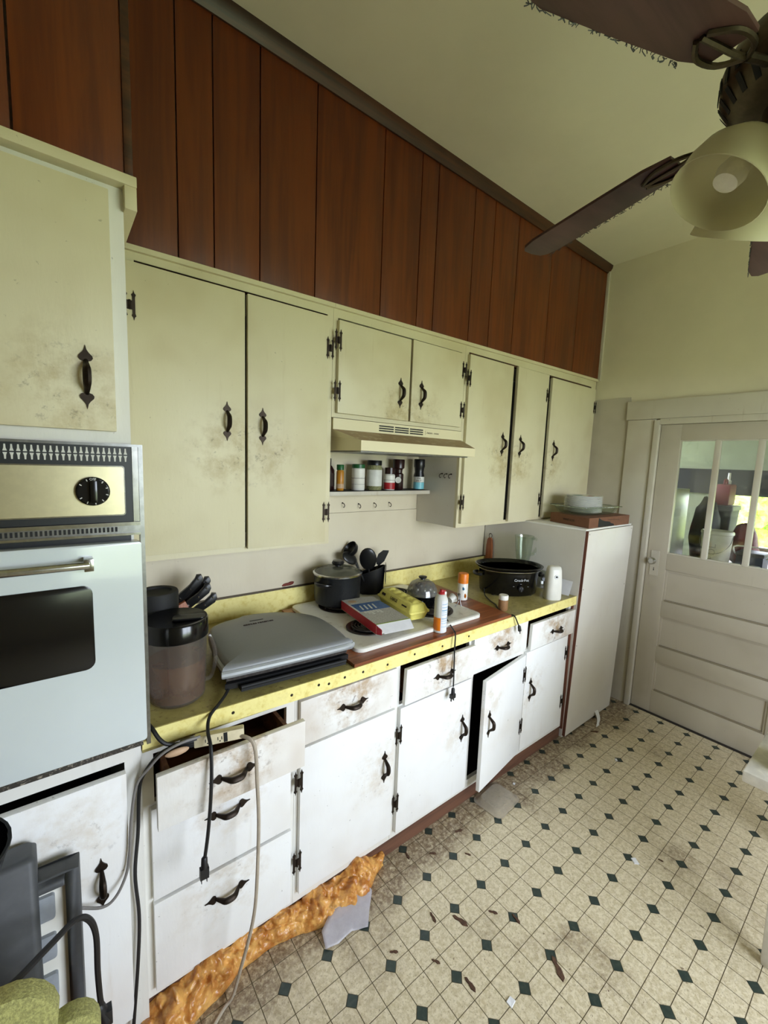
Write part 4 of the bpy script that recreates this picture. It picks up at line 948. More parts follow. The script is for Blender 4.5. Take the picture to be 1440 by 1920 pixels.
def small_counter_things():
    t = thing('spice_tub', 'small tub of tan powder with white lid near the counter edge', 'jar', (1.905, -.625, CT+.0005))
    MB().lathe([(.022, 0), (.0245, .003), (.0245, .052), (.021, .058)], 24).build('body', 'spice_brown', t, world=False)
    MB().lathe([(.024, .057), (.0245, .060), (.0245, .078), (.022, .081), (0, .081)], 24).build('lid', 'white_plastic', t, world=False)
    t = thing('measuring_scoop', 'small white plastic cup lying on the cooktop corner', 'cup', (1.655, -.478, CKZ+.010))
    MB().lathe([(.016, 0), (.024, .028), (.026, .03), (.0235, .03), (.015, .004), (0, .003)], 20, Tr(0, 0, .012) @ Ry(1.25)).build('body', 'white_plastic', t, world=False)
    t = thing('egg_whisk', 'bent steel wire gadget standing beside the white cup', 'utensil', (1.672, -.520, CKZ-.001))
    MB().tube([(-.02, 0, .003), (0, 0, .02), (.008, .004, .045), (.002, .006, .06)], .0022, 6, 4).tube([(.012, -.012, .003), (.010, -.004, .03), (.018, .004, .055)], .0022, 6, 4).tube([(-.014, -.01, .034), (.02, .006, .032)], .002, 6, 2).build('wire', 'steel', t, world=False)
    MB().ball((.010, .006, .060), .009, .009, .006, 10).build('tip', 'steel', t, world=False)
    t = thing('air_freshener', 'white automatic air freshener dispenser on the counter end', 'air freshener', (2.318, -.660, CT+.0005), -.6)
    q = lambda w, d, zz, s=0: [(a, b+s, zz) for a, b in rrect(-w, w, -d, d, min(w, d)*.75, 5)]
    MB().loft([q(.043, .040, 0), q(.046, .043, .01), q(.044, .040, .10), q(.039, .034, .17), q(.034, .028, .188), q(.024, .018, .192)]).build('body', 'white_plastic', t, world=False, smooth=60)
    MB().lathe([(.013, 0), (.012, .003), (.007, .003), (.006, .0), (0, 0)], 16, Tr(0, -.0365, .135) @ Rx(PI/2)).build('spray_ring', 'paper', t, world=False)
    MB().lathe([(.006, 0), (0, .0006)], 12, Tr(0, -.0372, .135) @ Rx(PI/2)).build('spray_hole', 'black_matte', t, world=False)
    m = MB().loft([[(2.452, -.690, CT), (2.4528, -.690, CT), (2.486, -.690, CT+.082), (2.4852, -.690, CT+.082)], [(2.440, -.53, CT), (2.4408, -.53, CT), (2.486, -.53, CT+.085), (2.4852, -.53, CT+.085)]])
    tag(m.build('paper_sheet', 'paper', smooth=0), 'folded white paper leaning on the tall box side', 'paper')
    t = thing('paddle', 'small wooden paddle hanging in the corner beside the blender', 'paddle', (2.478, -.075, 1.055), PI/2)
    MB().prism([(-.026, -.10), (.026, -.10), (.024, .04), (.018, .085), (.008, .10), (-.008, .10), (-.018, .085), (-.024, .04)], -.008, .008, 'y').build('board', 'block_wood', t, world=False, bevel=.002)
    MB().tube([(0, -.004, .092), (.012, -.004, .106), (.010, -.004, .124), (-.004, -.004, .128), (-.012, -.004, .112), (-.002, -.004, .092)], .0018, 6, 4).build('ring', 'iron', t, world=False)
    MB().lathe([(.002, 0), (.002, .016)], 8, Tr(0, .012, .126) @ Rx(PI/2)).build('nail', 'iron', t, world=False)
small_counter_things()
def slow_cooker():
    x, y, z = 2.205, -.435, CT+.0005
    t = thing('slow_cooker', 'oval black slow cooker without lid at the end of the counter', 'slow cooker', (x, y, z), -.60)
    def R(a, b, zz, n=44): return [(a*math.copysign(abs(math.cos(2*PI*i/n))**.9, math.cos(2*PI*i/n)), b*math.copysign(abs(math.sin(2*PI*i/n))**.9, math.sin(2*PI*i/n)), zz) for i in range(n)]
    MB().loft([R(.158, .112, .004), R(.166, .120, .012), R(.176, .130, .130), R(.180, .134, .142), R(.172, .127, .142), R(.165, .12, .02)]).build('housing', 'black_gloss', t, world=False, smooth=50)
    MB().loft([R(.180, .134, .1425), R(.1845, .138, .146), R(.1845, .138, .150), R(.178, .132, .150)]).build('rim_band', 'chrome', t, world=False, smooth=60)
    MB().loft([R(.176, .130, .150), R(.196, .146, .160), R(.200, .150, .168), R(.194, .145, .170), R(.176, .128, .155), R(.160, .112, .06), R(.140, .095, .035), R(.02, .02, .032)]).build('crock', 'black_gloss', t, world=False, smooth=60)
    for s in (1, -1):
        MB().tube([(s*.174, -.04, .112), (s*.196, -.034, .112), (s*.206, -.012, .112), (s*.206, .012, .112), (s*.196, .034, .112), (s*.174, .04, .112)], .009, 8, 4).build('handle', 'black_plastic', t, world=False)
    MB().lathe([(.017, 0), (.016, .010), (.012, .013), (0, .013)], 18, Tr(.03, -.124, .052) @ Rx(PI/2-.06)).box(.0275, .0325, -.142, -.134, .040, .064).build('dial', 'black_plastic', t, world=False)
    text('lettering', 'Crock\u00b7Pot', .021, 'steel', t, (.03, -.1312, .104), (PI/2-.07, 0, .10), .0008)
    for dx, dz in ((-.012, .066), (.072, .066), (.03, .080)): MB().box(.03+dx-.034, .03+dx-.026, -.1285, -.1255, dz, dz+.002).build('dial_mark', 'steel', t, world=False)
    for i in range(4): MB().lathe([(.010, 0), (.010, .006)], 10, Tr(.11*(1 if i % 2 else -1), .07*(1 if i > 1 else -1), -.0004)).build('foot', 'black_plastic', t, world=False)
    P = [(2.05, -.385, z+.03), (2.00, -.43, z+.012), (1.965, -.49, z+.004), (1.930, -.56, z+.004), (1.905, -.585, z+.004), (1.872, -.640, z+.004), (1.862, -.690, z+.004), (1.866, -.722, z+.006), (1.872, -.737, CT-.02), (1.885, -.740, CT-.045)]
    o = ORG[t.name]; Mi = (Tr(*o) @ Rz(-.60)).inverted()
    c = MB().tube([Mi @ Vector(p) for p in P], .0034, 8, 6).build('cord', 'cord_black', t, world=False)
    Q = Mi @ Tr(1.886, -.741, CT-.042) @ Ry(-.3)
    MB().lathe([(.004, 0), (.008, -.006), (.009, -.030), (.005, -.034)], 10, Q).box(-.003, .003, -.0008, .0008, -.048, -.032, Q).build('plug', 'cord_black', c, world=False)
slow_cooker()
def blender():
    x, y, z = 2.420, -.385, CT+.0005
    t = thing('blender', 'glass blender jar on a dark base behind the slow cooker', 'blender', (x, y, z), -.5)
    MB().lathe([(.062, 0), (.066, .004), (.062, .05), (.050, .115), (.044, .128), (0, .130)], 28).build('base', 'dark_grey', t, world=False)
    MB().lathe([(.046, .130), (.048, .148), (.042, .150)], 24, caps=False).build('collar', 'black_plastic', t, world=False)
    j = MB().lathe([(.038, .150), (.040, .152), (.050, .22), (.056, .300), (.060, .315), (.057, .315), (.053, .298), (.046, .22), (.036, .160), (0, .158)], 28, caps=False).build('jar', 'dish_glass', t, world=False)
    MB().tube([(.052, 0, .295), (.085, 0, .292), (.092, 0, .255), (.078, 0, .205), (.047, 0, .190)], .007, 8, 5, None, 1.3).build('handle', 'dish_glass', j, world=False)
    t = thing('glass_lid', 'oval glass lid propped behind the slow cooker', 'lid', (2.435, -.520, CT+.001), -.62)
    M = Tr(0, 0, .062) @ Rx(1.28) @ Matrix.Scale(.68, 4)
    MB().lathe([(.086, 0), (.084, .006), (.055, .016), (0, .020), (0, .017), (.054, .013), (.082, .003)], 32, M, 1.0, .98, caps=False).build('dome', 'clear_glass', t, world=False)
    MB().lathe([(.0, .018), (.010, .020), (.010, .028), (.020, .032), (.018, .040), (0, .042)], 18, M).build('knob', 'black_plastic', t, world=False)
blender()

# ------------------------------------------------------------------ on top of the tall box
def box_stack():
    z = 1.3105
    t = thing('cardboard_box', 'flat brown cardboard box with torn window on the tall cabinet', 'box', (2.790, -.575, z), .0)
    A = [(2.537, -.728), (2.625, -.430), (3.090, -.470), (3.030, -.748)]; o = ORG[t.name]; H = .060
    L = lambda p, zz: (p[0]-o.x, p[1]-o.y, zz)
    MB().loft([[L(p, 0) for p in A], [L(p, H) for p in A]]).build('carton', 'cardboard', t, world=False, bevel=.0015)
    # torn hole in the long front face
    d = Vector((A[3][0]-A[0][0], A[3][1]-A[0][1], 0)); n = d.length; d.normalize(); nrm = Vector((d.y, -d.x, 0))
    M = Matrix(((d.x, nrm.x, 0, A[0][0]-o.x), (d.y, nrm.y, 0, A[0][1]-o.y), (0, 0, 1, 0), (0, 0, 0, 1)))
    MB().prism([(.105, .002), (.300, .002), (.290, .014), (.255, .020), (.240, .030), (.175, .036), (.135, .046), (.108, .058)], 0, .0012, 'y', M).build('torn_window', 'black_matte', t, world=False, smooth=0)
    MB().tube([(.36, .0015, .036), (.30, .0015, .040), (.22, .0015, .042)], .0012, 5, 3, M).build('crease', 'print_dark', t, world=False)
    e = Vector((A[1][0]-A[0][0], A[1][1]-A[0][1], 0)); ang = math.atan2(-e.y, -e.x)
    m_ = (Vector(A[0])+Vector(A[1]))/2; en = Vector((-e.y, e.x, 0)).normalized()
    text('lettering', 'WINDSOR', .020, 'print_dark', t, (m_.x-o.x+en.x*.0008, m_.y-o.y+en.y*.0008, .030), (PI/2, 0, ang), .0003)
    t = thing('baking_dish', 'rectangular clear glass baking dish on the cardboard box', 'dish', (2.795, -.575, z+.0605), -.12)
    q = lambda w, d_, zz, r=.03: [(a, b, zz) for a, b in rrect(-w, w, -d_, d_, r, 5)]
    MB().loft([q(.155, .085, 0), q(.168, .098, .008), q(.190, .118, .048), q(.205, .132, .050), q(.205, .132, .054), q(.186, .114, .054), q(.163, .093, .014), q(.15, .08, .006)]).build('body', 'dish_glass', t, world=False, smooth=60)
    MB().loft([q(.2055, .1325, .0495), q(.2065, .1335, .0515), q(.2055, .1325, .0545)], caps=False).build('rim', 'clear_glass', t, world=False, smooth=60)
    for s in (1, -1): MB().loft([[(s*.200, -.04, .049), (s*.232, -.028, .050), (s*.232, .028, .050), (s*.200, .04, .049)], [(s*.200, -.04, .055), (s*.232, -.028, .055), (s*.232, .028, .055), (s*.200, .04, .055)]]).build('handle', 'dish_glass', t, world=False, bevel=.002)
    t = thing('plate_stack', 'pack of white paper plates with printed wrapper in the glass dish', 'paper plates', (2.755, -.572, z+.0675), .2)
    pl = MB()
    for i in range(15): pl.lathe([(.06, .007*i), (.075, .007*i+.002), (.112, .007*i+.012), (.1135, .007*i+.013), (.109, .007*i+.014), (.073, .007*i+.0065)], 36, caps=False)
    pl.lathe([(0, .103), (.072, .1055)], 36, caps=False); pl.build('plates', 'plate_white', t, world=False)
    m = MB(); m.mi = 0
    for a0, a1, r0, r1, mi in ((.4, 1.6, .03, .075, 0), (2.4, 3.5, .03, .075, 0), (5.3, 6.0, .02, .068, 1), (4.3, 4.9, .03, .06, 1), (3.6, 4.1, .045, .07, 0)):
        m.mi = mi; n = 8; v = [(r*math.cos(a0+(a1-a0)*k/n), r*math.sin(a0+(a1-a0)*k/n), .1075) for k in range(n+1) for r in (r0, r1)]
        m.add(v, [(2*k, 2*k+1, 2*k+3, 2*k+2) for k in range(n)])
    m.build('wrapper_print', ['plate_teal', 'rubber_red'], t, world=False, smooth=0)
box_stack()

# ------------------------------------------------------------------ power strip and loose cords by the open drawer
def power_cords():
    t = thing('power_strip', 'ivory power strip lying across the open top drawer', 'power strip', (.405, -.772, .856), .05)
    t.rotation_euler = (-.25, -.06, -.35)
    MB().box(-.055, .075, -.018, .018, 0, .028).build('body', 'ivory', t, world=False, bevel=.004)
    m = MB()
    for x in (-.02, .012):
        m.box(x-.006, x-.004, -.0185, -.0175, .010, .018).box(x+.004, x+.006, -.0185, -.0175, .010, .018).ball((x, -.018, .007), .002, .001, .002, 8)
    m.box(.022, .032, -.0188, -.0170, .002, .026); m.build('sockets', 'black_matte', t, world=False, smooth=0)
    MB().box(-.092, -.054, -.015, .012, .003, .024).build('inserted_plug', 'cord_black', t, world=False, bevel=.003)
    P = [(.455, -.790, .868), (.478, -.835, .872), (.488, -.850, .842), (.492, -.853, .75), (.497, -.853, .62), (.493, -.853, .45), (.487, -.85, .34), (.472, -.845, .25), (.455, -.82, .13), (.438, -.80, .03), (.410, -.80, .006), (.356, -.835, .005), (.27, -.90, .005), (.10, -1.0, .005)]
    tag(MB().tube(P, .0052, 8, 8).build('extension_cord', 'cord_tan'), 'tan extension cord hanging over the open drawer down to the floor', 'cord')
    P = [(.250, -.700, cz(.25)+.006), (.256, -.728, cz(.25)+.004), (.268, -.748, .905), (.285, -.758, .890), (.315, -.762, .882), (.348, -.765, .878)]
    tag(MB().tube(P, .0055, 8, 6).build('appliance_cord', 'cord_black'), 'short black cord from the counter corner to the power strip', 'cord')
    P = [(.355, -.768, .884), (.300, -.766, .884), (.262, -.757, .868), (.232, -.747, .826), (.219, -.741, .780), (.213, -.740, .66), (.203, -.740, .54), (.209, -.740, .41), (.203, -.741, .28), (.190, -.742, .125), (.180, -.745, .02), (.165, -.765, .006), (.13, -.775, .006)]
    tag(MB().tube(P, .0045, 8, 8).build('long_cord', 'cord_black'), 'long black cord hanging down the oven tower edge to the floor', 'cord')
    P = [(.362, -.776, .892), (.315, -.778, .894), (.270, -.772, .878), (.238, -.766, .846), (.210, -.764, .81), (.196, -.764, .72), (.190, -.764, .63), (.180, -.766, .575), (.155, -.780, .542), (.126, -.782, .535), (.075, -.772, .558), (.014, -.770, .585), (-.10, -.770, .60)]
    tag(MB().tube(P, .0036, 8, 8).build('thin_cord', 'cord_grey'), 'thin grey cord looping past the lower tower door handle', 'cord')
    m = MB().ball((.305, -.772, .868), .030, .008, .010, 14, None)
    tag(m.build('rubber_grip', 'tan'), 'pinkish rubber scrap at the corner of the open drawer', 'scrap')
power_cords()

# ------------------------------------------------------------------ expanding foam at the foot of the cabinets
def spray_foam():
    nx, nv = 230, 30; v = []; f = []
    for i in range(nx+1):
        u = i/nx; x = .20+.885*u
        end = min(1, (1-u)*7)*min(1, .35+u*9)
        reach = (.055+.030*math.sin(u*9+1)+.022*noise.noise((x*9, 1, 0)))*(.45+.55*end)+.012
        hgt = (.070+.012*noise.noise((x*11, 5, 2)))*(.55+.45*end)
        for k in range(nv+1):
            a = PI/2*k/nv*1.06
            q = Vector((x, -.6915-reach*math.sin(a)**.9, hgt*max(0, math.cos(a))**.8))
            d = q*15; b = 0; amp = .028; 
            for o in range(3): b += amp*(abs(noise.noise(d+Vector((3*o, 7, 1))))*2-.35); d *= 2.1; amp *= .5
            n = Vector((0, -math.sin(a), math.cos(a)))
            q += n*b*(.4+.6*end)*math.sin(PI*min(1, k/nv+.12))**.6
            q.x += .012*noise.noise((q.x*30, q.z*40, 9)); q.z = max(q.z, .0005)
            v.append(tuple(q))
    for i in range(nx):
        for k in range(nv): a = i*(nv+1)+k; f.append((a, a+1, a+nv+2, a+nv+1))
    tag(MB().add(v, f).build('expanding_foam', 'spray_foam', smooth=180), 'lumpy orange-brown expanding foam oozing from under the base cabinets', 'foam')
spray_foam()

# ------------------------------------------------------------------ litter on the floor
def litter():
    def sheet(name, label, cat_, mat, poly, zf, n=14):
        xs = [p[0] for p in poly]; ys = [p[1] for p in poly]
        bm = bmesh.new(); vs = [bm.verts.new((x, y, 0)) for x, y in poly]; bm.faces.new(vs)
        bmesh.ops.triangulate(bm, faces=bm.faces); bmesh.ops.subdivide_edges(bm, edges=bm.edges, cuts=4, use_grid_fill=True)
        for q in bm.verts: q.co.z = zf(q.co.x, q.co.y)
        g = bmesh.ops.solidify(bm, geom=bm.faces, thickness=.0006)
        for q in bm.faces: q.smooth = True
        me = bpy.data.meshes.new(name); bm.to_mesh(me); bm.free(); me.materials.append(MATS[mat])
        return single(name, label, cat_, me)
    sheet('plastic_sheet', 'crumpled translucent white plastic sheet beside the orange foam', 'plastic sheet', 'plastic_film',
          [(.735, -.845), (.745, -.800), (.80, -.765), (.90, -.735), (.965, -.745), (.972, -.788), (.925, -.835), (.893, -.872), (.84, -.850), (.78, -.856)],
          lambda x, y: .004+.035*max(0, (y+.86)/.13)+.006*noise.noise((x*22, y*22, 0)))
    t = thing('plastic_tray', 'clear empty plastic clamshell lid on the floor below the open door', 'tray', (1.748, -.780, .001), .10)
    q = lambda w, d_, zz, r=.03: [(a, b, zz) for a, b in rrect(-w, w, -d_, d_, r, 4)]
    MB().loft([q(.100, .080, .004), q(.100, .080, .006), q(.088, .068, .007), q(.080, .060, .024), q(.074, .054, .026)], caps=False).build('rim', 'tray_film', t, world=False, smooth=60)
    MB().loft([q(.074, .054, .026), q(.030, .020, .0262, .015)]).build('face', 'tray_film', t, world=False)
    m = MB().loft([[(2.905+.02*s-.11*k/9, -.712-.085*k/9-.012*math.sin(k*.5), .045*(1-k/9)**2+.002+(.0008 if e else 0)) for s, e in ((-1, 0), (1, 0), (1, 1), (-1, 1))] for k in range(10)])
    tag(m.build('paper_strip', 'paper'), 'curled white paper strip at the foot of the tall box', 'paper')
    G = 'dry brown scraps scattered on the vinyl'
    base = [(-.05, -.5), (.16, -.36), (.20, -.05), (.12, .16), (.16, .40), (.02, .5), (-.10, .30), (-.06, .05), (-.19, -.2)]
    me = MB().loft([[(x, y, .0) for x, y in base], [(x*.9, y*.95, .12) for x, y in base]]).mesh('dry_scrap', 'leaf_brown')
    spots = [(1.178, -1.052, .062, .35, 'largest dry brown scrap, mid floor with a curled tail'), (1.105, -.985, .040, -.2, 'dry brown scrap just left of the largest floor scrap'),
             (1.300, -1.105, .034, .7, 'thin dry brown scrap just right of the largest floor scrap'), (1.350, -1.170, .040, -.1, 'reddish-brown scrap farther right in the middle of the floor'),
             (1.016, -1.090, .030, .6, 'dry brown scrap right of the white plastic sheet'), (1.06, -1.20, .048, .0, 'curved dry brown scrap touching a dark lozenge near the front'),
             (1.33, -1.345, .075, -.5, 'long dry brown scrap lowest in the middle of the floor'), (1.405, -.892, .026, .6, 'small dark scrap between cabinets and mid floor'),
             (1.190, -.745, .035, -.2, 'dark scrap by the kick board beyond the foam'), (1.285, -.800, .030, .9, 'reddish scrap on the dirty strip before the cabinets'),
             (.92, -.985, .03, 1.0, 'small twig-like scrap in front of the plastic sheet'), (1.46, -.79, .04, 1.3, 'dark smear-like scrap left of the plastic clamshell'),
             (2.72, -.80, .05, .9, 'dark clump of dirt at the foot of the tall box'), (2.06, -1.40, .02, .3, 'tiny brown speck far right on the open floor')]
    for x, y, s, r, lb in spots:
        o = single('dry_scrap', lb, 'scrap', me, (x, y, .0004), (0, 0, r), G); o.scale = (s*.8, s, .03)
    pc = MB().loft([[(-.5, -.35, 0), (.45, -.4, 0), (.5, .3, 0), (-.4, .4, 0)], [(-.48, -.3, .06), (.45, -.35, .08), (.46, .3, .06), (-.4, .36, .1)]]).mesh('paper_scrap', 'paper')
    for x, y, s, r, lb in ((1.128, -1.305, .026, .2, 'torn white paper scrap on the floor, nearest to the photographer'), (1.965, -1.335, .030, 1.0, 'white paper scrap in the middle of the open floor'), (1.915, -.765, .014, .4, 'tiny white crumb beside the plastic clamshell'), (2.56, -1.0, .018, .8, 'tiny white crumb on the floor toward the porch door')):
        o = single('paper_scrap', lb, 'paper scrap', pc, (x, y, .0004), (0, 0, r)); o.scale = (s, s, .05)
litter()

# ------------------------------------------------------------------ ceiling fan
def ceiling_fan():
    H = Vector((1.333, -1.670, 2.458))
    t = thing('ceiling_fan', 'brown five-blade ceiling fan with dusty edges and glass light shades', 'ceiling fan', (H.x, H.y, CEIL))
    z = H.z-CEIL
    MB().lathe([(.07, 0), (.068, -.02), (.045, -.06), (.02, -.072)], 28).build('canopy', 'bronze', t, world=False)
    MB().lathe([(.013, -.06), (.013, z+.12)], 14).build('downrod', 'bronze', t, world=False)
    mo = MB().lathe([(.03, z+.130), (.095, z+.118), (.140, z+.085), (.150, z+.055), (.148, z+.015), (.128, z-.020), (.10, z-.032), (.07, z-.036), (.065, z-.06)], 44).build('motor_housing', 'bronze', t, world=False)
    sl = MB().prism([(.1485, z+.012), (.1495, z+.012), (.1295, z-.019), (.1285, z-.019)], -.0055, .0055, 'y').mesh('vent_slot', 'black_matte', smooth=0)
    sl2 = MB().prism([(.1500, z+.022), (.1515, z+.022), (.1515, z+.052), (.1500, z+.052)], -.0055, .0055, 'y').mesh('vent_slot', 'black_matte', smooth=0)
    for i in range(28):
        for q in (sl, sl2): put('vent_slot', q, mo, (0, 0, 0), (0, 0, 2*PI*i/28))
    W, R0, R1 = .140, .235, .665
    for k, (th, droop, pitch) in enumerate(((1.508, -.135, -.13), (2.818, -.045, -.16), (.222, -.195, -.27), (4.05, -.12, -.3), (5.25, -.13, -.25))):
        M = Tr(0, 0, z) @ Rz(th) @ Ry(-droop)
        pit = Rx(pitch)
        out = [(R0, -.045), (R0+.06, -W*.44), (R0+.2, -W*.48), (R1-.05, -W*.50), (R1-.015, -W*.43), (R1, -W*.30), (R1+.004, 0), (R1, W*.30), (R1-.015, W*.43), (R1-.05, W*.50), (R0+.2, W*.48), (R0+.06, W*.44), (R0, .045)]
        b = MB().prism(out, -.004, .004, 'z', M @ pit).build('blade', 'blade_wood', t, world=False, bevel=.0015)
        i_ = MB().tube([(.10, 0, .002), (.15, 0, .0), (.195, 0, -.006)], .008, 8, 4, M, 1.5)
        for s in (1, 0, -1): i_.tube([(.19, 0, -.006), (.225, s*.034, -.009), (.275, s*.038, -.008), (.315, s*.010, -.0075)], .0055, 6, 4, M @ pit)
        i_.build('blade_iron', 'bronze', b, world=False)
        fz = MB(); rr = random.Random(k)
        for q in range(60):
            r = rr.uniform(R0+.05, R1-.02); e = -1 if k in (0, 1) else 1
            p0 = Vector((r, e*W*.49, 0)); up = Vector((0, 0, -1)); a = rr.uniform(.002, .009)
            fz.tube([p0, p0+Vector((rr.uniform(-.006, .006), e*rr.uniform(.0, .003), -a*.5)), p0+Vector((rr.uniform(-.010, .010), e*.002, -a))], .0009, 4, 2, M @ pit)
        fz.build('dust_fringe', 'dark_grey', b, world=False)['kind'] = 'stuff'
    # light kit
    k_ = MB().lathe([(.062, z-.06), (.066, z-.075), (.060, z-.105), (.035, z-.122), (.012, z-.132), (0, z-.134)], 28).build('light_fitter', 'bronze', t, world=False)
    for i in range(4):
        a = math.radians(140+90*i); M = Rz(a)
        MB().tube([(.045, 0, z-.09), (.075, 0, z-.098), (.092, 0, z-.112)], .010, 8, 4, M).build('light_arm', 'bronze', k_, world=False)
        S = M @ Tr(.092, 0, z-.108) @ Ry(-.55)
        MB().lathe([(.026, 0), (.034, -.006), (.062, -.025), (.085, -.055), (.093, -.085), (.092, -.110), (.096, -.128), (.0945, -.129), (.0895, -.110), (.0905, -.085), (.083, -.056), (.060, -.027), (.032, -.008)], 36, S, caps=False).build('glass_shade', 'frosted', t, world=False)
        MB().lathe([(.012, -.002), (.013, -.03), (.024, -.055), (.030, -.078), (.024, -.100), (0, -.110)], 20, S).build('bulb', 'bulb_glass', t, world=False)
ceiling_fan()

# ------------------------------------------------------------------ chipped white table at the right edge
def side_table():
    t = thing('side_table', 'chipped white painted table at the right edge of the picture', 'table', (2.25, -1.92, 0))
    X0, X1, Y0, Y1, H = 1.880, 2.62, -2.22, -1.642, .660
    MB().box(X0, X1, Y0, Y1, H-.040, H).build('top', 'table_paint', t, bevel=.006)
    MB().box(X0+.05, X1-.05, Y0+.09, Y1-.09, H-.110, H-.040).build('apron', 'table_paint', t, bevel=.002)
    for x in (X0+.045, X1-.045):
        for y in (Y0+.13, Y1-.13):
            MB().loft([[(x+s*w, y+e*w, zz) for s, e in ((-1, -1), (1, -1), (1, 1), (-1, 1))] for w, zz in ((.017, 0), (.020, .02), (.026, .35), (.028, H-.040))]).build('leg', 'table_paint', t, bevel=.004)
    t = thing('wipes_pack', 'blue and white plastic pack on the chipped table', 'pack', (2.02, -1.760, H+.0005), .3)
    q = lambda w, d_, zz: [(a, b, zz) for a, b in rrect(-w, w, -d_, d_, .02, 4)]
    MB().loft([q(.06, .05, 0), q(.07, .06, .02), q(.07, .06, .06), q(.055, .045, .085)]).build('pack', 'white_plastic', t, world=False, smooth=60)
    MB().loft([q(.0705, .0605, .045), q(.0705, .0605, .062), q(.056, .046, .0865)]).build('blue_top', 'label_blue', t, world=False, smooth=60)
    for (x, y, sx, sy, z0, hgt, r, lb) in ((2.36, -2.02, .21, .15, H+.0005, .30, .06, 'brown box added out of view for shade, bottom of the table pile'), (2.36, -2.03, .19, .14, H+.302, .22, -.08, 'brown box added out of view for shade, top of the table pile')):
        b = thing('shade_box', lb, 'box', (x, y, z0), r)  # unseen boxes, added to throw shade on the porch door and floor
        MB().box(-sx, sx, -sy, sy, 0, hgt).build('carton', 'cardboard', b, world=False, bevel=.002)
        MB().box(-sx, sx, -.025, .025, hgt+.0002, hgt+.0008).build('tape', 'tan', b, world=False, smooth=0)
    t = thing('dark_bundle', 'dark cloth bundle behind the blue and white pack', 'cloth', (2.02, -1.92, H+.0005))
    m = MB().ball((0, 0, .05), .10, .09, .05, 20); m.v = [tuple(Vector(p)+Vector(p).normalized()*.012*noise.noise(Vector(p)*30)) for p in m.v]; m.v = [(x, y, max(z, 0)) for x, y, z in m.v]
    m.build('cloth', 'dark_grey', t, world=False)
side_table()

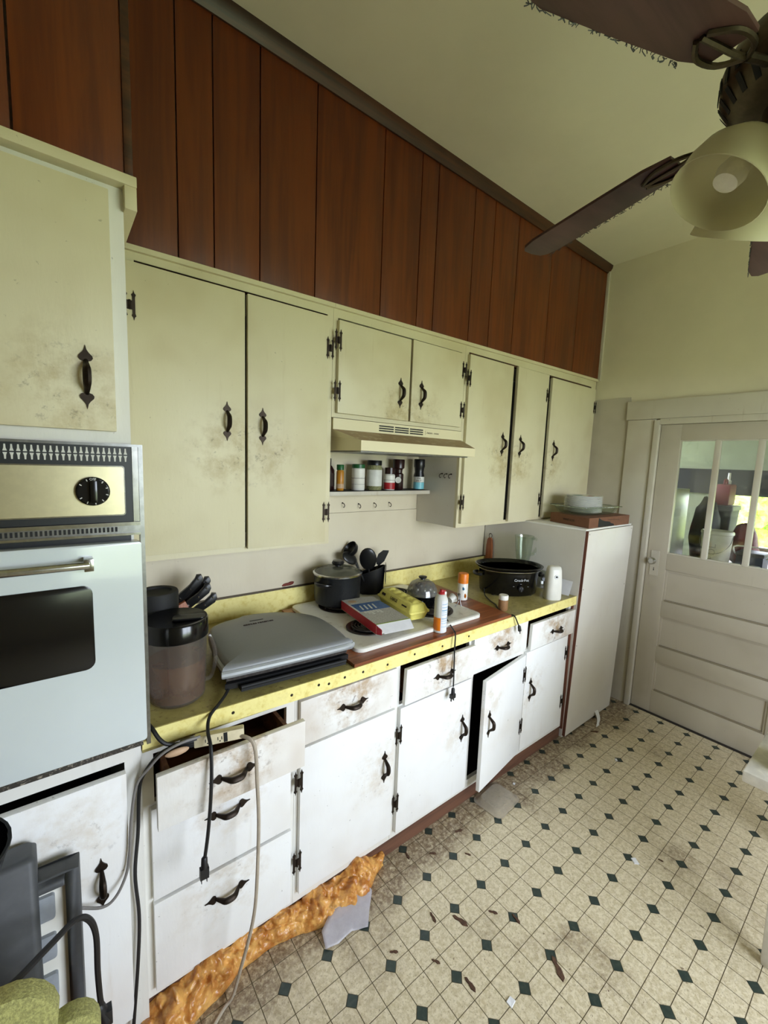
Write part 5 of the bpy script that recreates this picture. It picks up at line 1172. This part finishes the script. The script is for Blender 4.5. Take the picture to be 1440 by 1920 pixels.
# ------------------------------------------------------------------ things piled at the lower left, in front of the oven tower
def lower_left():
    c = thing('wooden_crate', 'low wooden crate at lower left carrying the grey appliance', 'crate', (-.16, -.98, 0))
    for z in (.02, .10, .18):
        for y in (-1.16, -.80): MB().box(-.42, .088, y-.008, y+.008, z, z+.07).build('slat', 'block_wood', c, smooth=0)
        for x in (-.41, .078): MB().box(x-.008, x+.008, -1.15, -.81, z, z+.07).build('slat', 'block_wood', c, smooth=0)
    for x in (-.395, .060):
        for y in (-1.135, -.825): MB().box(x-.012, x+.012, y-.012, y+.012, 0, .25).build('post', 'block_wood', c, smooth=0)
    MB().box(-.42, .09, -1.17, -.79, .252, .264).build('lid', 'block_wood', c, smooth=0)
    t = thing('control_unit', 'upright grey appliance front with white face and pale rocker keys', 'appliance', (-.02, -.845, .2645), .0, rot=(-.10, 0, -.06))
    X0, X1, Z1 = -.13, .104, .455
    f = MB().box(X1-.026, X1, -.030, .022, 0, Z1).box(-.012, X1-.026, -.030, .022, Z1-.030, Z1).box(-.012, .0, -.030, .022, 0, Z1-.030).box(0, X1-.026, -.030, .022, 0, .02)
    f.build('frame', 'dark_grey', t, world=False, bevel=.003)
    MB().box(0, X1-.026, -.012, .004, .02, Z1-.030).build('face', 'white_plastic', t, world=False, smooth=0)
    for z in (.355, .265, .175):
        k = MB().prism(rrect(.010, .058, z, z+.055, .006), -.022, -.010, 'y').build('rocker_key', 'light_key', t, world=False, bevel=.003)
    s = thing('grey_case', 'dark grey plastic case standing left of the rocker-key appliance', 'case', (-.105, -.848, .2645), .10, rot=(-.10, 0, .02))
    q = lambda zz, i=0: [(a, b, zz) for a, b in rrect(-.115+i, .118-i, -.045+i, .030-i, .014, 4)]
    MB().loft([q(0, .004), q(.006), q(.512), q(.522, .008)]).build('shell', 'dark_grey', s, world=False, smooth=50)
    MB().box(.02, .024, -.047, -.044, .02, .50).build('seam', 'black_matte', s, world=False, smooth=0)
    # cord draped over them
    P = [(-.24, -1.075, .735), (-.12, -1.062, .725), (-.030, -1.025, .710), (.030, -.960, .685), (.074, -.910, .664), (.097, -.900, .638), (.108, -.895, .585), (.108, -.890, .487), (.110, -.885, .415), (.112, -.885, .39)]
    o = thing('thick_lead', 'thick black cord with plug draped over the grey appliance', 'cord', P[-1])
    MB().tube(P, .0062, 8, 8).build('cord', 'cord_black', o)
    MB().lathe([(.007, .03), (.011, .022), (.014, -.02), (.009, -.032)], 12, Tr(.114, -.885, .365) @ Ry(-.25)).box(.104, .132, -.896, -.874, .335, .372).box(.116, .119, -.888, -.882, .318, .336).build('plug', 'cord_black', o, bevel=.002)
    # foam pad with scalloped edge
    t = thing('foam_pad', 'yellow-green foam pad with scalloped petal edge, nearest lower left', 'foam pad', (-.078, -1.120, .3745), .0, rot=(-.20, 0, -.05))
    C = []
    for cx, cz_, r, a0, a1 in ((.132, .232, .048, -.95, 1.9), (.040, .285, .082, .18, 2.7), (-.085, .262, .062, .7, 2.9), (-.165, .17, .06, 1.9, 3.9)):
        C += [(cx+r*math.cos(a0+(a1-a0)*k/9), cz_+r*math.sin(a0+(a1-a0)*k/9)) for k in range(10)]
    C += [(-.12, .03), (-.06, .0), (.07, .0), (.125, .06)]
    MB().prism(C, -.022, .022, 'y').build('pad', 'foam_pad', t, world=False, bevel=.007)
    # black bowl
    MB().box(-.27, .075, -1.165, -1.045, .2645, .3740).build('lid_block', 'block_wood', c, smooth=0)
    b = thing('tan_canister', 'tan canister at the left picture edge under the black bowl', 'canister', (-.118, -.968, .2645))
    MB().lathe([(.06, 0), (.064, .004), (.072, .50), (.080, .56), (.078, .60), (.0, .602)], 28).build('body', 'tan', b, world=False)
    t = thing('black_bowl', 'black round bowl at the left picture edge above the grey case', 'bowl', (-.118, -.968, .8668), 0)
    MB().lathe([(.0, .0), (.045, .0), (.060, .004), (.090, .035), (.106, .085), (.102, .085), (.086, .038), (.055, .009), (0, .006)], 32, caps=False).build('bowl', 'black_gloss', t, world=False)
    MB().lathe([(.103, .083), (.108, .085), (.108, .090), (.103, .090)], 32, caps=False).build('rim', 'black_matte', t, world=False)
lower_left()

# ================================================================== beyond the porch door
def outdoors():
    g = MB().box(-30, 40, -40, 30, -.60, -.50).build('ground', 'grass', smooth=0); struct(g)
    def hedge(name, label, c, sx, sy, sz, seed):
        bm = bmesh.new(); bmesh.ops.create_icosphere(bm, subdivisions=5, radius=1)
        for v in bm.verts:
            p = v.co.copy(); n = noise.fractal(p*3+Vector((seed, 0, 0)), .8, 2.2, 4)*.22+noise.noise(p*14+Vector((0, seed, 0)))*.05
            v.co = p*(1+n)
        me = bpy.data.meshes.new(name); bm.to_mesh(me); bm.free(); me.materials.append(MATS['leaves'])
        o = single(name, label, 'shrub', me, c); o.scale = (sx, sy, sz)
    hedge('shrub', 'sunlit yellow-green shrub outside the porch window on the right', (10.5, -2.9, .6), 2.2, 1.8, 2.3, 3)
    hedge('shrub', 'pale green leafy shrub farther off outside the porch window', (15.5, 2.4, .8), 2.4, 2.3, 2.4, 8)
    X0, X1 = XR+.125, 5.30
    struct(MB().box(XR+.0, X1+.1, -4.0, 2.0, -.12, -.06).build('floor_porch', 'grout', smooth=0))
    struct(MB().box(XR+.12, X1+.2, -4.0, 2.0, 2.55, 2.62).build('ceiling_porch', 'porch_paint', smooth=0))
    struct(MB().box(XR-.02, XR+.11, -1.625, -.79, -.06, .003).build('trim_6', 'interior_dark', smooth=0))
    wz = struct(MB().box(X1, X1+.08, -4.0, 2.0, 1.706, 2.55).box(X1, X1+.08, -4.0, 2.0, -.12, .985).box(X1, X1+.08, -.635, 2.0, .985, 1.706).box(X1, X1+.08, -4.0, -2.9, .985, 1.706).build('wall_porch', 'porch_paint', smooth=0))
    struct(MB().box(X1-.06, X1-.012, -4.0, 2.0, 1.463, 1.706).build('trim_7', 'black_matte', smooth=0))
    struct(MB().box(X1-.03, X1, -2.9, -.60, .96, .99).build('trim_8', 'paint_trim', smooth=0))
    struct(MB().box(XR+.12, X1, 1.9, 2.0, -.12, 2.55).build('wall_porch_side', 'porch_paint', smooth=0))
    struct(MB().box(XR+.12, X1, -4.0, -3.9, -.12, 2.55).build('wall_porch_blocker', 'porch_paint', smooth=0))  # unseen wall, added to block side light and keep the porch dark
    t = thing('refrigerator', 'pale green refrigerator standing on the porch at the left pane', 'refrigerator', (4.25, -.40, -.06))
    MB().box(3.95, 4.55, -.628, -.02, 0.0, 1.52).build('body', 'fridge_paint', t, bevel=.01)
    MB().box(3.90, 3.945, -.628, -.02, 0.0, 1.52).build('door', 'fridge_paint', t, bevel=.008)
    MB().box(3.87, 3.898, -.61, -.585, .8, 1.2).build('handle', 'chrome', t, bevel=.004)
    tb = thing('porch_table', 'cluttered table under the porch window', 'table', (4.55, -1.35, -.06))
    MB().box(4.20, 5.04, -2.3, -.640, .86, .90).build('top', 'plywood', tb, smooth=0)
    for x in (4.3, 4.9):
        for y in (-2.25, -.69): MB().box(x-.03, x+.03, y-.03, y+.03, -.06, .86).build('leg', 'plywood', tb, smooth=0)
    z = .9005
    def blob(name, label, cat_, mat, x, y, rx, ry, rz, seed, extra=None):
        m = MB().ball((0, 0, 0), 1, 1, 1, 22); m.v = [tuple(Vector(p)*(1+.22*noise.noise(Vector(p)*2.1+Vector((seed, 0, 0)))+.08*noise.noise(Vector(p)*7))) for p in m.v]
        m.v = [(px*rx, py*ry, max(pz, -.8)*rz+.8*rz) for px, py, pz in m.v]
        return single(name, label, cat_, m.mesh(name, mat, smooth=180), (x, y, z))
    blob('rubbish_bag', 'dark rubbish bag heaped on the porch table behind the left pane', 'bag', 'black_matte', 4.56, -.765, .125, .10, .30, 1)
    blob('clothes_heap', 'reddish heap of cloth behind the white bucket on the porch', 'cloth', 'cable_red', 4.72, -1.010, .12, .10, .19, 5)
    t = thing('bucket', 'white plastic bucket on the porch table behind the middle pane', 'bucket', (4.33, -.915, z))
    MB().lathe([(.085, 0), (.092, .01), (.104, .27), (.110, .275), (.110, .29), (.104, .30), (.098, .30), (.09, .02), (0, .015)], 28).build('body', 'white_plastic', t, world=False)
    MB().tube([(.106, 0, .27), (.10, -.05, .20), (.06, -.09, .14), (0, -.112, .12), (-.06, -.10, .14), (-.1, -.05, .20), (-.106, 0, .27)], .003, 6, 4, Rz(-PI/2)).build('bail', 'steel', t, world=False)
    text('lettering', 'POL', .075, 'print_grey', t, (-.0995, -.0, .13), (PI/2, -PI/2, -PI/2), .001)
    t = thing('cooler', 'dark blue cooler box on the porch table', 'cooler', (4.50, -1.120, z))
    MB().box(-.10, .10, -.085, .085, 0, .115).build('body', 'navy', t, world=False, bevel=.01)
    MB().box(-.105, .105, -.09, .09, .116, .145).build('lid', 'dark_grey', t, world=False, bevel=.008)
    MB().tube([(-.02, -.092, .10), (-.02, -.12, .14), (-.02, -.10, .18), (-.02, .10, .18), (-.02, .12, .14), (-.02, .092, .10)], .006, 6, 3).build('handle', 'white_plastic', t, world=False)
    t = thing('fuel_can', 'red fuel can with white cap on top of the fridge side pile', 'fuel can', (4.86, -.810, 1.382))
    MB().box(-.10, .10, -.055, .055, 0, .19).build('body', 'cable_red', t, world=False, bevel=.02)
    MB().lathe([(.02, .19), (.02, .22), (.012, .225), (.010, .29)], 14, Tr(.05, 0, 0)).build('spout', 'white_plastic', t, world=False)
    MB().tube([(-.07, 0, .185), (-.06, 0, .225), (.0, 0, .225), (.015, 0, .185)], .009, 8, 4).build('handle', 'cable_red', t, world=False)
    t = thing('storage_bin', 'dark storage bin stacked under the red fuel can', 'bin', (4.86, -.800, z))
    MB().loft([[(a, b, 0) for a, b in rrect(-.12, .12, -.08, .08, .02)], [(a, b, .44) for a, b in rrect(-.14, .14, -.10, .10, .02)]]).build('tub', 'black_matte', t, world=False)
    MB().loft([[(a, b, .441) for a, b in rrect(-.15, .15, -.11, .11, .02)], [(a, b, .48) for a, b in rrect(-.145, .145, -.105, .105, .02)]]).build('lid', 'dark_grey', t, world=False, bevel=.004)
    t = thing('carton', 'small pale carton at the front of the porch table', 'box', (4.34, -1.115, z), .3)
    MB().box(-.05, .05, -.09, .09, 0, .05).build('body', 'paper', t, world=False, bevel=.002)
    MB().box(-.05, .05, -.01, .01, .0502, .0512).build('tape', 'tan', t, world=False, smooth=0)
outdoors()
